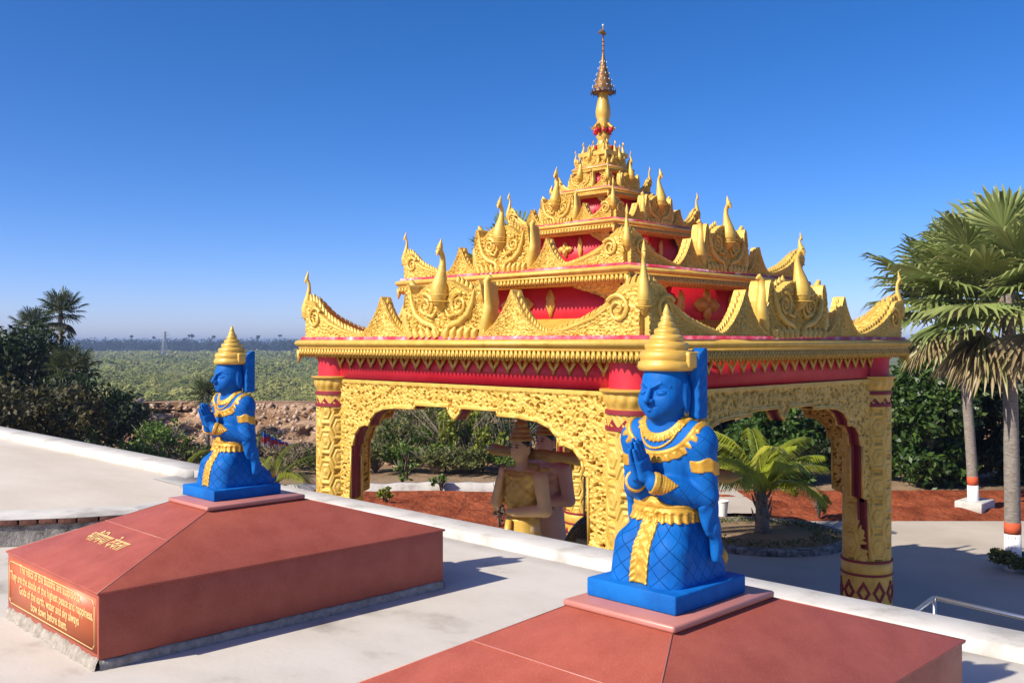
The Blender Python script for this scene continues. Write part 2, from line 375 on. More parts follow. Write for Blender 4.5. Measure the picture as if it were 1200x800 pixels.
# red soil: gently ruffled sheets
def soil_sheet(r0, r1, d0, d1, z, edge):
    A, B = np.meshgrid(np.linspace(r0, r1, 140), np.linspace(d0, d1, 90), indexing='ij')
    h = .05+.16*fbm(A, B, .9, 4, 3)+.05*np.sin(B*5+3*vnoise(A, B, .5, 8))
    fade = np.clip(np.minimum(np.minimum(A-r0, r1-A), np.minimum(B-d0, d1-B))/.8, 0, 1)
    V = np.stack([(B+A)*R2, (B-A)*R2, z+.01+h*fade], -1); g = G(); g.grid(V); return g
struct(soil_sheet(-9, 2.6, 25.6, 39.4, GZ, 1).build('red_soil', SOIL, smooth=True))
struct(soil_sheet(6.5, 26, 31.4, 37.8, GZ, 1).build('red_soil', SOIL, smooth=True))
struct(quad_rd(2.2, 40, 12, 32.2, GZ+.006, 20, 12).build('road', ROAD))
struct(quad_rd(5.5, 8.6, 31.8, 38, GZ+.19).build('path', ROAD))
# dirt bank behind the pavilion
A, T = np.meshgrid(np.linspace(-62, 62, 620), np.linspace(0, 1, 64), indexing='ij')
prof_d = np.interp(T, [0, .08, .3, .55, .72, .8, .9, 1], [44.5, 46, 49, 52.5, 54.5, 55.5, 60, 68])
prof_z = np.interp(T, [0, .08, .3, .55, .72, .8, .9, 1], [GZ-.2, GZ+.2, GZ+.8, GZ+1.75, GZ+2.25, GZ+2.32, GZ+2.2, -14.3])
cl = np.exp(-((A+22)/9)**2)                                         # steeper bare scarp at the left
prof_d = prof_d+cl*np.interp(T, [0, .3, .55, .72, .8, 1], [3, 4.5, 3.5, 1.5, .4, 0])
rough = (fbm(A, T*16, 1.1, 5, 5)-.45)
prof_d = prof_d+rough*2.6*np.sin(np.pi*np.clip(T/.78, 0, 1))
prof_z = prof_z+(fbm(A, T*16, .8, 5, 15)-.45)*.9*np.sin(np.pi*np.clip(T/.8, 0, 1))
g = G(); g.grid(np.stack([(prof_d+A)*R2, (prof_d-A)*R2, prof_z], -1)); struct(g.build('hillside', BANK, smooth=True)); BKA = A.copy()
def bank_z(r, d):
    return float(np.interp(d, [46, 49, 52.5, 54.5, 56], [GZ+.2, GZ+.8, GZ+1.75, GZ+2.25, GZ+2.3]))
# platform with outer wall, kerb
g = G(); g.box(-14, 7.5, -24, 46, GZ-.3, 0); struct(g.build('platform', CONC))
g = G(); g.prism([(7.08, 0.004), (7.11, .088), (7.13, .10), (7.52, .10), (7.56, .08), (7.56, -.5), (7.08, -.5)], 'y', -24, 12.9); struct(g.build('kerb', KERBM))
# terrace at the left
tp = [(-9, 25), (-3, 17), (1.0, 12.95), (2.2, 11.95), (3.35, 11.1), (4.0, 10.68), (4.6, 10.42), (5.2, 10.42), (5.75, 10.72), (6.15, 11.3), (6.35, 12.0), (6.4, 12.9)]
def inset(pts, w):
    out = []
    for i, p in enumerate(pts):
        a = pts[max(0, i-1)]; b = pts[min(len(pts)-1, i+1)]; tx, ty = b[0]-a[0], b[1]-a[1]; L = math.hypot(tx, ty)
        out.append((p[0]-ty/L*w, p[1]+tx/L*w))
    return out
TZ = .30
tw = empty('terrace_wall', (3.35, 11.1, 0), 'low curved grey stone retaining wall capped with dark bricks behind the left plinth', 'wall')
wl = Vector((3.35, 11.1, 0))
g = G()
for a, b in zip(tp[:-1], tp[1:]):
    n = 10; P = [(a[0]+(b[0]-a[0])*i/n, a[1]+(b[1]-a[1])*i/n) for i in range(n+1)]
    V = np.array([[(x-wl.x, y-wl.y, z) for z in (0, .06, .12, .18, .235)] for x, y in P]); g.grid(V)
g.build('stone_face', STONEW, tw)
g = G(); k = 0
out2 = [(p[0], p[1]) for p in tp]; outp = inset(tp, -.03); inn = inset(tp, .12)
for i in range(len(tp)-1):
    L = math.dist(tp[i], tp[i+1]); nb = max(1, round(L/.21))
    for q in range(nb):
        t0, t1 = q/nb+.04/nb, (q+1)/nb-.05/nb
        def lp(A, t): return (A[i][0]+(A[i+1][0]-A[i][0])*t-wl.x, A[i][1]+(A[i+1][1]-A[i][1])*t-wl.y)
        j = rng.uniform(-.006, .006)
        P = [lp(outp, t0), lp(outp, t1), lp(inn, t1), lp(inn, t0)]
        g.prism(P, 'z', .232+j, .292+j*.4)
g.build('brick_coping', BRICK, tw, bevel=.008)
rim = inset(tp, .55)
xs_ = np.linspace(-9, 6.4, 60); y0_ = np.interp(xs_, [p[0] for p in tp], [p[1] for p in tp])+.01; tv_ = np.linspace(0, 1, 40)**1.3
XX_ = np.repeat(xs_[:, None], 40, 1); YY_ = y0_[:, None]+(45-y0_[:, None])*tv_[None]
g = G(); g.grid(np.stack([XX_, YY_, np.full(XX_.shape, TZ-.006)], -1)); struct(g.build('terrace', CONCB))
g = G()
for i in range(len(tp)-1):
    V = [(outp[i][0], outp[i][1], TZ-.008), (outp[i+1][0], outp[i+1][1], TZ-.008), (rim[i+1][0], rim[i+1][1], TZ+.004), (rim[i][0], rim[i][1], TZ+.004),
         (outp[i][0], outp[i][1], TZ+.006), (outp[i+1][0], outp[i+1][1], TZ+.006)]
    g.add(V, [(4, 5, 2, 3), (0, 1, 5, 4)])
struct(g.build('terrace_rim', KERBM))
g = G(); g.prism([(6.18, .2), (6.2, .41), (6.23, .425), (6.58, .425), (6.62, .40), (6.62, -3.9), (6.45, -3.9), (6.45, .2)], 'y', 12.6, 46)
g.prism([(6.3, .0), (7.5, .0), (7.52, .09), (6.5, .4), (6.3, .4)], 'y', 12.55, 12.95)
meta(g.build('parapet_wall', KERBM), 'long white parapet along the outer edge of the raised left terrace', 'wall')
# ------------------------------------------------------------------ PLINTHS
def text_mesh(body, size, align='CENTER', ext=.0015, bold=0.0):
    c = bpy.data.curves.new('lettering', 'FONT'); c.body = body; c.size = size; c.align_x = align; c.extrude = ext; c.offset = bold
    c.resolution_u = 3
    o = bpy.data.objects.new('lettering', c); COL.objects.link(o)
    bpy.context.view_layer.update()
    me = bpy.data.meshes.new_from_object(o.evaluated_get(bpy.context.evaluated_depsgraph_get()))
    bpy.data.objects.remove(o); return me
def make_plinth(label, written):
    t = empty('plinth', (4.085, 7.38, 0), label, 'plinth', 'red granite plinths')
    hx, hy = 1.52, .905; sx, sy = .452, .343; z1, z2 = .505, .862
    g = G(); b0 = .065
    V = [(-hx, -hy, b0), (hx, -hy, b0), (hx, hy, b0), (-hx, hy, b0), (-hx, -hy, z1), (hx, -hy, z1), (hx, hy, z1), (-hx, hy, z1)]
    g.add(V, [(0, 1, 5, 4), (1, 2, 6, 5), (2, 3, 7, 6), (3, 0, 4, 7), (3, 2, 1, 0), (4, 5, 6, 7)]); g.build('side_slabs', GRAN, t, bevel=.004)
    g = G(); e = .014
    V = [(-hx-e, -hy-e, z1+.002), (hx+e, -hy-e, z1+.002), (hx+e, hy+e, z1+.002), (-hx-e, hy+e, z1+.002)]
    V += [(p[0], p[1], z1+.016) for p in V]+[(-sx+.02, -sy+.02, z2), (sx-.02, -sy+.02, z2), (sx-.02, sy-.02, z2), (-sx+.02, sy-.02, z2)]
    Fq = [(i, (i+1) % 4, 4+(i+1) % 4, 4+i) for i in range(4)]+[(4+i, 4+(i+1) % 4, 8+(i+1) % 4, 8+i) for i in range(4)]+[(3, 2, 1, 0), (8, 9, 10, 11)]
    g.add(V, Fq); g.build('sloping_top', GRAN, t, bevel=.003)
    # seam and hip joints
    xm = -hx+(hx-sx)*.60; zm = z1+.016+(z2-z1-.016)*.60; ym = hy-(hy-sy)*.60
    g = G(); g.tube([(xm, -ym, zm+.0005), (xm, ym, zm+.0005)], .0035, 6); g.build('joint', GRAND, t)
    for a in (-1, 1):
        for b in (-1, 1): g = G(); g.tube([(a*(hx+e), b*(hy+e), z1+.016), (a*(sx-.02), b*(sy-.02), z2)], .003, 6); g.build('joint', GRAND, t)
    g = G(); g.box(-sx, sx, -sy, sy, z2-.004, .893); g.build('cap_slab', GRAND, t, bevel=.012)
    g = G(); n = 90
    for (a, b) in (((-hx, -hy), (hx, -hy)), ((hx, -hy), (hx, hy)), ((hx, hy), (-hx, hy)), ((-hx, hy), (-hx, -hy))):
        tx, ty = b[0]-a[0], b[1]-a[1]; L = math.hypot(tx, ty); nx, ny = ty/L, -tx/L
        V = []
        big = 1.0 if a[0] == b[0] == -hx else .35
        for i in range(n+1):
            u = i/n; j = vnoise(u*L, a[0], 9, 4); j2 = vnoise(u*L, a[1], 23, 8)
            o1 = .008+.016*j*big+.010*j2; h1 = .058+.028*big*j2+.015*j*big
            x, y = a[0]+tx*u, a[1]+ty*u
            V.append([(x+nx*(o1+.014*big*j2+.006), y+ny*(o1+.014*big*j2+.006), .002), (x+nx*o1, y+ny*o1, h1*.6), (x+nx*.004, y+ny*.004, h1), (x-nx*.03, y-ny*.03, h1-.01)])
        g.grid(np.array(V))
    g.build('mortar_bed', MORTAR, t, smooth=True)
    if written:
        g = G(); g.box(-hx-.004, -hx+.01, -hy+.03, hy-.03, .105, z1-.03); g.build('inscription_panel', PANEL, t)
        # border
        g = G(); x = -hx-.006
        yb, zb0, zb1, w, c = hy-.055, .125, z1-.05, .004, .035
        pts = [(-yb+c, zb0), (yb-c, zb0), (yb, zb0+c), (yb, zb1-c), (yb-c, zb1), (-yb+c, zb1), (-yb, zb1-c), (-yb, zb0+c)]
        for i in range(8):
            a, b = pts[i], pts[(i+1) % 8]; g.tube([(x, a[0], a[1]), (x, b[0], b[1])], w, 6)
        g.build('inscription_border', LETTER, t)
        lines = ['The relics of the Buddha are auspicious.', 'They are the abode of the highest peace and happiness.', 'Gods of the earth, water and sky always', 'bow down before them.']
        for i, s in enumerate(lines):
            me = text_mesh(s, .1, bold=.0012); me.materials.append(LETTER)
            wd = max(v.co.x for v in me.vertices)-min(v.co.x for v in me.vertices)
            tgt = (1.22, 1.66, 1.20, .72)[i]
            o = inst(me, 'lettering', t, (-hx-.0062, (.0, -.0, .02, .0)[i], .40-.082*i))
            # glyph x -> -Y (reads left to right seen from -X), glyph y -> up
            o.rotation_euler = (math.pi/2, 0, -math.pi/2); o.scale = (tgt/wd, .92, 1)
        me = text_mesh('\u092d\u094c\u092e\u093f\u092f\u093e \u0926\u0947\u0935\u0924\u093e'.replace('\u092e\u093f', '\u093f\u092e'), .2, bold=.002); me.materials.append(LETTER)
        wd = max(v.co.x for v in me.vertices)-min(v.co.x for v in me.vertices)
        sl = math.atan2(z2-z1-.016, hx+e-sx+.02)
        u = .36; o = inst(me, 'lettering', t, (-hx+(hx-sx)*u+.0, .05, z1+.016+(z2-z1-.016)*u+.004))
        o.matrix_local = Matrix.Translation(o.location) @ Matrix.Rotation(-sl, 4, 'Y') @ Matrix.Rotation(-math.pi/2, 4, 'Z') @ Matrix.Diagonal((.66/wd, .85, 1, 1))
    return t
pl_left = make_plinth('red granite plinth with gold lettering on its end panel under the farther blue statue', True)
pl_front = make_plinth('unlettered red granite plinth at the bottom edge, under the nearer blue statue', False)
pl_front.location = (4.075, 2.916, 0)
# ------------------------------------------------------------------ BLUE KNEELING STATUES
def lower(x, a, z):
    zk = [0, .10, .18, .26, .34, .40, .46, .52]
    fr = np.interp(z, zk, [.245, .243, .232, .205, .160, .125, .105, .10]); bk = np.interp(z, zk, [-.30, -.285, -.25, -.205, -.165, -.135, -.12, -.11])
    hy = np.interp(z, zk, [.222, .220, .212, .200, .182, .166, .155, .15])
    cx = (fr+bk)/2; hx = (fr-bk)/2; r = .105
    qx, qy = np.abs(x-cx)-hx+r, a-hy+r
    d = (np.sqrt(np.maximum(qx, 0)**2+np.maximum(qy, 0)**2)+np.minimum(np.maximum(qx, qy), 0)-r)*.82
    d = np.maximum(d, z-.47)
    cleft = rc(x, a, z, (.31, 0, .36), (.285, 0, .05), .055, .055); d = -smin(-d, cleft, .05)      # between the knees
    d = smin(d, rc(x, a, z, (.12, .115, .24), (.145, .115, .06), .105, .108), .02)
    d = smin(d, rc(x, a, z, (-.22, .11, .14), (-.33, .10, .12), .075, .042), .04)
    return d
def torso(x, a, z):
    d = ell(x, a, z, (-.01, 0, .45), (.118, .155, .16))
    d = smin(d, ell(x, a, z, (-.005, 0, .655), (.125, .172, .19)), .08)
    d = smin(d, ell(x, a, z, (-.015, 0, .765), (.096, .188, .080)), .05)
    d = smin(d, ell(x, a, z, (-.012, .195, .768), (.080, .080, .080)), .06)
    d = smin(d, rc(x, a, z, (-.012, .04, .835), (-.012, .175, .80), .062, .055), .05)
    d = smin(d, rc(x, a, z, (-.005, 0, .80), (.012, 0, .94), .088, .078), .04)
    return d
def arms(x, a, z):
    d = ell(x, a, z, (-.012, .20, .755), (.076, .072, .08))
    d = smin(d, rc(x, a, z, (-.012, .207, .75), (-.03, .222, .52), .073, .060), .03)
    d = smin(d, rc(x, a, z, (-.03, .220, .495), (.185, .058, .575), .060, .043), .025)
    return d
HU = np.array([.36, 0, .933]); HV = np.array([.933, 0, -.36]); HC = np.array([.222, .021, .645])
def hands(x, a, z):
    d = rc(x, a, z, (.185, .052, .575), tuple(HC-HU*.03+np.array([0, .006, 0])), .042, .030)
    px, pz = x-HC[0], z-HC[2]; u = px*HU[0]+pz*HU[2]; v = px*HV[0]+pz*HV[2]
    q = rbox(u, a, v, (0, .020, 0), (.055, .019, .045), .017); d = smin(d, q, .02)
    fin = None
    for i, (off, L) in enumerate(((-.034, .082), (-.0115, .102), (.0115, .094), (.034, .066))):
        b = HC+HU*.045+HV*off; t = b+HU*L
        q = rc(x, a, z, (b[0], .018, b[2]), (t[0], .013, t[2]), .0125, .0095)
        fin = q if fin is None else np.minimum(fin, q)
    d = smin(d, fin, .006)
    b = HC-HV*.042-HU*.03; t = HC-HV*.052+HU*.045
    return smin(d, rc(x, a, z, (b[0], .028, b[2]), (t[0], .018, t[2]), .014, .010), .008)
def head(x, a, z):
    k_ = 1.09; x = (x-.0)/k_; a = a/k_; z = .93+(z-.915)/k_
    return head0(x, a, z)*k_
def head0(x, a, z):
    d = ell(x, a, z, (.005, 0, 1.035), (.122, .112, .145))
    d = smin(d, ell(x, a, z, (.045, 0, .955), (.088, .086, .066)), .05)
    d = smin(d, ell(x, a, z, (.108, 0, .918), (.026, .03, .024)), .03)
    d = smin(d, ell(x, a, z, (.075, .06, .975), (.04, .035, .04)), .03)
    d = np.maximum(d, -(ell(x, a, z, (.137, .047, 1.022), (.024, .036, .02))))if False else smin(d, d, .001)
    sock = ell(x, a, z, (.146, .046, 1.020), (.040, .038, .025)); d = -smin(-d, sock, .014)
    d = smin(d, ell(x, a, z, (.1035, .046, 1.013), (.024, .030, .0150)), .003)
    d = np.minimum(d, smin(rc(x, a, z, (.128, .016, 1.040), (.114, .050, 1.058), .0075, .0065), rc(x, a, z, (.114, .050, 1.058), (.086, .088, 1.040), .0065, .004), .004)+.001)
    d = -smin(-d, rc(x, a, z, (.128, .022, 1.0125), (.100, .076, 1.0135), .0035, .0025), .002)
    d = smin(d, rc(x, a, z, (.130, 0, 1.038), (.160, 0, .982), .010, .017), .010)
    d = smin(d, ell(x, a, z, (.143, .017, .977), (.015, .012, .011)), .006)
    d = smin(d, rc(x, a, z, (.140, 0, .954), (.112, .040, .963), .0105, .004), .003)
    d = smin(d, rc(x, a, z, (.137, 0, .937), (.112, .030, .945), .0115, .005), .003)
    d = -smin(-d, rc(x, a, z, (.150, 0, .9465), (.116, .046, .957), .0035, .002), .002)
    d = smin(d, ell(x, a, z, (-.005, .112, .995), (.026, .014, .075)), .012)
    d = -smin(-d, ell(x, a, z, (-.002, .128, .995), (.012, .008, .05)), .004)
    return d
def figure(x, y, z):
    a = np.abs(y)
    d = smin(lower(x, a, z), torso(x, a, z), .05)
    d = smin(d, head(x, a, z), .03)
    d = smin(d, arms(x, a, z), .035)
    d = smin(d, hands(x, a, z), .012)
    return np.maximum(d, .082-z)
def clad(fn, t, mask):                                             # a thin trim lying on a surface, cut to a mask
    return lambda x, y, z: np.maximum(fn(x, np.abs(y), z)-t, mask(x, y, z))
def lowtor(x, a, z): return smin(lower(x, a, z), torso(x, a, z), .05)
st = empty('kneeling_statue', (4.10, 7.50, .893), 'farther blue kneeling statue with gold crown and praying hands, seen almost in profile', 'statue', 'blue kneeling statues', rz=math.pi)
V, Fq = nets(figure, (-.40, -.40, .06), (.34, .40, 1.20), .0046)
g = G(); g.add(V, Fq); bo = g.build('body', BLUE, st, smooth=True, fix=False)
x, y, z = V.T
for nme, val in (('qu', np.arctan2(y, x+.0)*.24), ('qv', z), ('qm', ((z < .83) & ~((x > .14) & (z > .50)) & ~((np.abs(y) < .17) & (z > .48) & (x > 0))).astype(float)*np.where(z > .50, .45, 1.0))):
    at = bo.data.attributes.new(nme, 'FLOAT', 'POINT'); at.data.foreach_set('value', val.astype(np.float32))
g = G(); g.box(-.312, .312, -.277, .277, 0, .09)
me = g.build('base_block', BLUE, st, bevel=.008)
# gold trim
sc = lambda y, f, k: k*np.abs(np.sin(y*f))
def ringr(x, y, z): return np.sqrt((y/1.15)**2+(z-.90)**2)
net_obj('collar', clad(lambda x, a, z: torso(x, a, z)-.0035*np.cos(np.arctan2(a, .9-z)*34)*(ringr(x, a, z) > .205)-.003*(np.abs(ringr(x, a, z)-.19) < .008), .008, lambda x, y, z: np.maximum(np.abs(ringr(x, y, z)-.205)-.027-.006*np.abs(np.cos(np.arctan2(y, .9-z)*17))*(ringr(x, y, z) > .205), np.abs(y)-.235)), (-.17, -.27, .62), (.17, .27, .95), .0048, GOLDT, st)
net_obj('necklace', clad(lambda x, a, z: torso(x, a, z)-.003*np.cos(np.arctan2(a, .9-z)*30)*(ringr(x, a, z) > .112), .007, lambda x, y, z: np.maximum(np.abs(ringr(x, y, z)-.112)-.020-.005*np.abs(np.cos(np.arctan2(y, .9-z)*15))*(ringr(x, y, z) > .112), np.abs(y)-.15)), (-.15, -.2, .74), (.17, .2, .93), .0048, GOLDT, st)
net_obj('chain', clad(torso, .009, lambda x, y, z: np.abs(np.sqrt((y/.9)**2+(z-.87)**2)-.135)-.006+.0*x-.0*y+np.where(x < .02, 1., 0.)), (-.02, -.2, .66), (.17, .2, .9), .0056, GOLDT, st)
net_obj('belt', clad(lambda x, a, z: lowtor(x, a, z)-.004*np.cos(np.arctan2(a, x)*26)*(z < .425)-.004*(np.abs(z-.43) < .007)-.004*(z > .452)-.006*np.exp(-((np.sqrt(a*a+(z-.44)**2)-.035)/.012)**2)*(x > 0), .009, lambda x, y, z: np.abs(z-.425-.018*(x > 0)*np.exp(-(y/.06)**2))-.040-.010*np.abs(np.cos(np.arctan2(y, x)*13))*(z < .42)-.020*np.exp(-(y/.06)**2)), (-.30, -.28, .33), (.28, .28, .53), .0050, GOLDT, st)
def apron_t(x, a, z):
    return lowtor(x, a, z)-.004*np.sin(z*95)*(np.abs(a-.0) < .018)-.0025*np.cos((z+a*.8)*190)*(a > .026)
net_obj('apron', clad(apron_t, .009, lambda x, y, z: np.maximum(np.maximum(np.abs(y)-.048-.008*(.42-z)/.3, .092-z), np.maximum(z-.405, .02-x))), (.0, -.09, .07), (.36, .09, .45), .0055, GOLDT, st)
for s in (-1, 1):
    def up_arm(x, y, z, s=s): return rc(x, y*s, z, (-.012, .207, .75), (-.03, .222, .52), .073, .060)
    net_obj('armlet', lambda x, y, z: np.maximum(up_arm(x, y, z)-.006-.003*np.cos(x*110), np.abs(z-.645-.022*np.exp(-((x-.02)/.03)**2))-.030-.006*np.abs(np.sin(x*60))), (-.16, min(s*.16, s*.40), .57), (.12, max(s*.16, s*.40), .74), .0058, GOLDT, st)
    def fore(x, y, z, s=s): return rc(x, y*s, z, (-.03, .220, .495), (.185, .058, .575), .060, .043)
    def tf(x, y, z, s=s):
        ba = np.array([.215, -.162, .08]); return ((x+.03)*ba[0]+(y*s-.220)*ba[1]+(z-.495)*ba[2])/(ba@ba)
    lo, hi = (-.02, min(s*.01, s*.26), .46), (.27, max(s*.01, s*.26), .68)
    net_obj('bracelet', lambda x, y, z: np.maximum(fore(x, y, z)-.012, np.abs(tf(x, y, z)-.99)-.055), lo, hi, .0055, GOLDT, st)
    net_obj('cuff', lambda x, y, z: np.maximum(fore(x, y, z)-.005-.0025*np.cos(tf(x, y, z)*120), np.maximum(.60+5.2*np.abs(z-.545-.02)-tf(x, y, z), tf(x, y, z)-.95)), lo, hi, .0055, GOLDT, st)
    # pleated sleeve end hanging from the forearm
    def drape(x, y, z, s=s):
        a = y*s; d = 9.
        for (p, q, r0, r1) in (((-.02, .232, .47), (-.06, .240, .36), .038, .028), ((-.06, .240, .36), (-.08, .250, .20), .028, .024), ((-.06, .228, .47), (-.12, .232, .22), .036, .026), ((-.01, .222, .45), (-.02, .240, .33), .034, .017)):
            d = smin(d, rc(x, a, z, p, q, r0, r1), .018) if not np.isscalar(d) else rc(x, a, z, p, q, r0, r1)
        return d-.003*np.sin((x*.9+z*.30)*125)
    net_obj('sleeve_drape', drape, (-.24, min(s*.16, s*.38), .14), (.08, max(s*.16, s*.38), .58), .0062, BLUE, st)
    def wing(x, y, z, s=s):
        a = y*s; cx = -.085
        d = rbox(x-cx, a, z, (0, .135, 1.05), (.044, .034, .175), .012)
        d = np.maximum(d, (z-1.185)-.6*(.05-(x-cx)))
        return d-.0028*np.sin((z*1.0+np.abs(a-.135)*1.8+(x-cx)*.9)*100)*(np.abs(x-cx-.01) < .03)
    net_obj('ear_wing', wing, (-.20, min(s*.06, s*.20), .85), (.0, max(s*.06, s*.20), 1.25), .0055, BLUE, st)
    net_obj('crown_tab', lambda x, y, z, s=s: rbox(x+.035, y*s, z, (0, .128, 1.165), (.060, .030, .042), .014), (-.13, min(s*.07, s*.18), 1.09), (.05, max(s*.07, s*.18), 1.23), .006, GOLDS, st)
    def sole(x, y, z, s=s): return ell(x, y*s, z, (-.31, .13, .155), (.035, .035, .05))
    net_obj('sandal', sole, (-.37, min(s*.07, s*.19), .08), (-.25, max(s*.07, s*.19), .23), .006, GOLDT, st)
cp = [(.09, 1.09), (.118, 1.082), (.134, 1.088), (.141, 1.108), (.136, 1.132), (.124, 1.140), (.128, 1.146), (.133, 1.164), (.128, 1.186), (.112, 1.196), (.100, 1.199), (.106, 1.208), (.107, 1.224), (.099, 1.238),
      (.080, 1.244), (.076, 1.248), (.083, 1.258), (.080, 1.276), (.066, 1.284), (.056, 1.287), (.062, 1.296), (.059, 1.312), (.046, 1.320), (.038, 1.324), (.043, 1.334), (.038, 1.350), (.027, 1.358), (.030, 1.368), (.025, 1.384), (.017, 1.392), (.020, 1.402), (.013, 1.424), (.004, 1.452)]
g = G(); g.lathe([(r*1.07, 1.118+(z-1.09)*.895) for r, z in cp], 48, c=(.0, 0)); g.build('crown', GOLDS, st, smooth=True)
st2 = copy_tree(st); st2.location = (4.075, 2.94, .893); st2.scale = (1.0, 1.0, 1.04)
st2['label'] = 'nearer and larger looking blue kneeling statue with gold crown, in front of the pavilion'
# ------------------------------------------------------------------ GILDED PAVILION
r0, dC = 1.86, 19.5
PC = W(r0, dC, GZ)
pav = empty('pavilion', PC, 'red and gold five tiered pavilion with carved arches, round columns and a tall spire', 'pavilion')
CS, CR, PO = 3.80, .45, .26
Z = lambda z: z-GZ                                                   # pavilion-local height
def polar(n, zz, fn):
    th = np.arange(n+1)/n*2*np.pi; T, ZZ = np.meshgrid(th, zz, indexing='ij'); rr = fn(T, ZZ)
    return np.stack([rr*np.cos(T), rr*np.sin(T), ZZ], -1)
# column: honeycomb shaft, base drum, capital
def hexrel(T, ZZ):
    hh = .60; u = T/(2*np.pi)*10; k = np.floor(u).astype(int); best = np.full(T.shape, 9.)
    v0 = ZZ/hh
    for dk in (-1, 0, 1):
        cu = k+dk+.5; off = np.where((k+dk) % 2 == 0, 0, .5)
        cv = np.round(v0-off)+off
        for dv in (-1, 0, 1):
            dx = np.abs(u-cu)*.62; dy = np.abs(v0-cv-dv)
            d = np.maximum(dy*1.0, dx*.9+dy*.5); best = np.minimum(best, d)
    e = np.clip((.45-best)/.045, 0, 1); rim = np.exp(-((best-.36)/.05)**2); ring2 = np.exp(-((best-.20)/.035)**2); boss = np.exp(-(best/.10)**2)
    return .042*e+.012*rim-.014*np.exp(-((best-.28)/.04)**2)+.012*ring2+.020*boss
shaft = G(); shaft.grid(polar(260, np.linspace(Z(-2.2), Z(.92), 300), lambda T, ZZ: CR-.03+hexrel(T, ZZ)), flip=True)
me_shaft = shaft.mesh('shaft', smooth=True); me_shaft.materials.append(GOLD)
drum = G()
drum.grid(polar(120, np.linspace(Z(GZ), Z(-2.5), 60), lambda T, ZZ: CR+.03+.018*scroll(T*CR, ZZ, .16, 3)), flip=True)
drum.lathe([(CR+.03, Z(-2.47)), (CR+.045, Z(-2.45)), (CR+.045, Z(-2.25)), (CR+.02, Z(-2.22))], 64, capt=False, capb=False)
me_drum = drum.mesh('base_drum', smooth=True); me_drum.materials.append(GOLD)
rings = G(); bands = []
for z in (-2.21, -2.47): rings = G(); bands.append(('red_band', rings)); rings.lathe([(CR+.02, Z(z-.025)), (CR+.06, Z(z-.02)), (CR+.06, Z(z+.02)), (CR+.02, Z(z+.025))], 64, capt=False, capb=False)
for z in (.93, 1.17): rings = G(); bands.append(('red_band', rings)); rings.lathe([(CR-.01, Z(z-.04)), (CR+.035, Z(z-.03)), (CR+.035, Z(z+.03)), (CR-.01, Z(z+.04))], 64, capt=False, capb=False)
rings = G(); bands.append(('saw_teeth', rings))
n = 12                                                               # red saw-teeth under the capital and diamonds on the drum
for i in range(n):
    a = (i+.5)/n*2*np.pi; w = 2*np.pi/n*.48
    V = []
    for (da, z) in ((-w, .95), (w, .95), (0, 1.07)):
        for rr in (CR-.02, CR+.02): V.append((rr*math.cos(a+da), rr*math.sin(a+da), Z(z)))
    rings.add(V, [(1, 3, 5), (0, 4, 2), (0, 2, 3, 1), (2, 4, 5, 3), (4, 0, 1, 5)])
rings = G(); bands.append(('diamond_frieze', rings))
for i in range(10):
    a = (i+.5)/10*2*np.pi
    for s, r_ in ((1, .0), ):
        P = [(-.2, 0), (0, .23), (.2, 0), (0, -.23)]; q = [(-.115, 0), (0, .13), (.115, 0), (0, -.13)]
        V = []
        for A in (P, q):
            for (du, dz) in A: V.append(((CR+.062)*math.cos(a+du/CR*.62), (CR+.062)*math.sin(a+du/CR*.62), Z(-2.81+dz)))
        for A in (P, q):
            for (du, dz) in A: V.append(((CR-.01)*math.cos(a+du/CR*.62), (CR-.01)*math.sin(a+du/CR*.62), Z(-2.81+dz)))
        Fq = [(i2, (i2+1) % 4, 4+(i2+1) % 4, 4+i2) for i2 in range(4)]+[(i2, 8+i2, 8+(i2+1) % 4, (i2+1) % 4) for i2 in range(4)]+[(4+i2, 4+(i2+1) % 4, 12+(i2+1) % 4, 12+i2) for i2 in range(4)]
        rings.add(V, Fq)
bands = [(nme, b_.mesh(nme, smooth=True, angle=40)) for nme, b_ in bands]
for _, m_ in bands: m_.materials.append(MAROON)
cap = G(); cap.grid(polar(140, np.linspace(Z(1.20), Z(1.46), 26), lambda T, ZZ: CR+.0+(ZZ-Z(1.2))*.25+.03*np.abs(np.sin(T*9))*(.5+.5*np.cos((ZZ-Z(1.33))*24))), flip=True)
cap.lathe([(CR-.05, Z(1.455)), (CR+.10, Z(1.455)), (CR+.12, Z(1.475)), (CR+.12, Z(1.50)), (CR-.05, Z(1.512))], 64)
cap.grid(polar(96, np.linspace(Z(.96), Z(1.2), 12), lambda T, ZZ: CR-.005+.02*np.abs(np.sin(T*12+ZZ*20))), flip=True)
me_cap = cap.mesh('capital', smooth=True, angle=50); me_cap.materials.append(GOLDS)
redc = G(); redc.lathe([(CR-.02, Z(1.513)), (CR-.02, Z(1.93))], 48); me_redc = redc.mesh('red_neck', smooth=True, angle=40); me_redc.materials.append(RED)
for a, b in ((-1, -1), (1, -1), (1, 1), (-1, 1)):
    c = bpy.data.objects.new('column', None); COL.objects.link(c); c.parent = pav; c.location = (a*CS, b*CS, 0)
    for me, nme in ((me_shaft, 'shaft'), (me_drum, 'base_drum'), *[(m_, n_) for n_, m_ in bands], (me_cap, 'capital'), (me_redc, 'red_neck')): inst(me, nme, c, (0, 0, 0), 0)
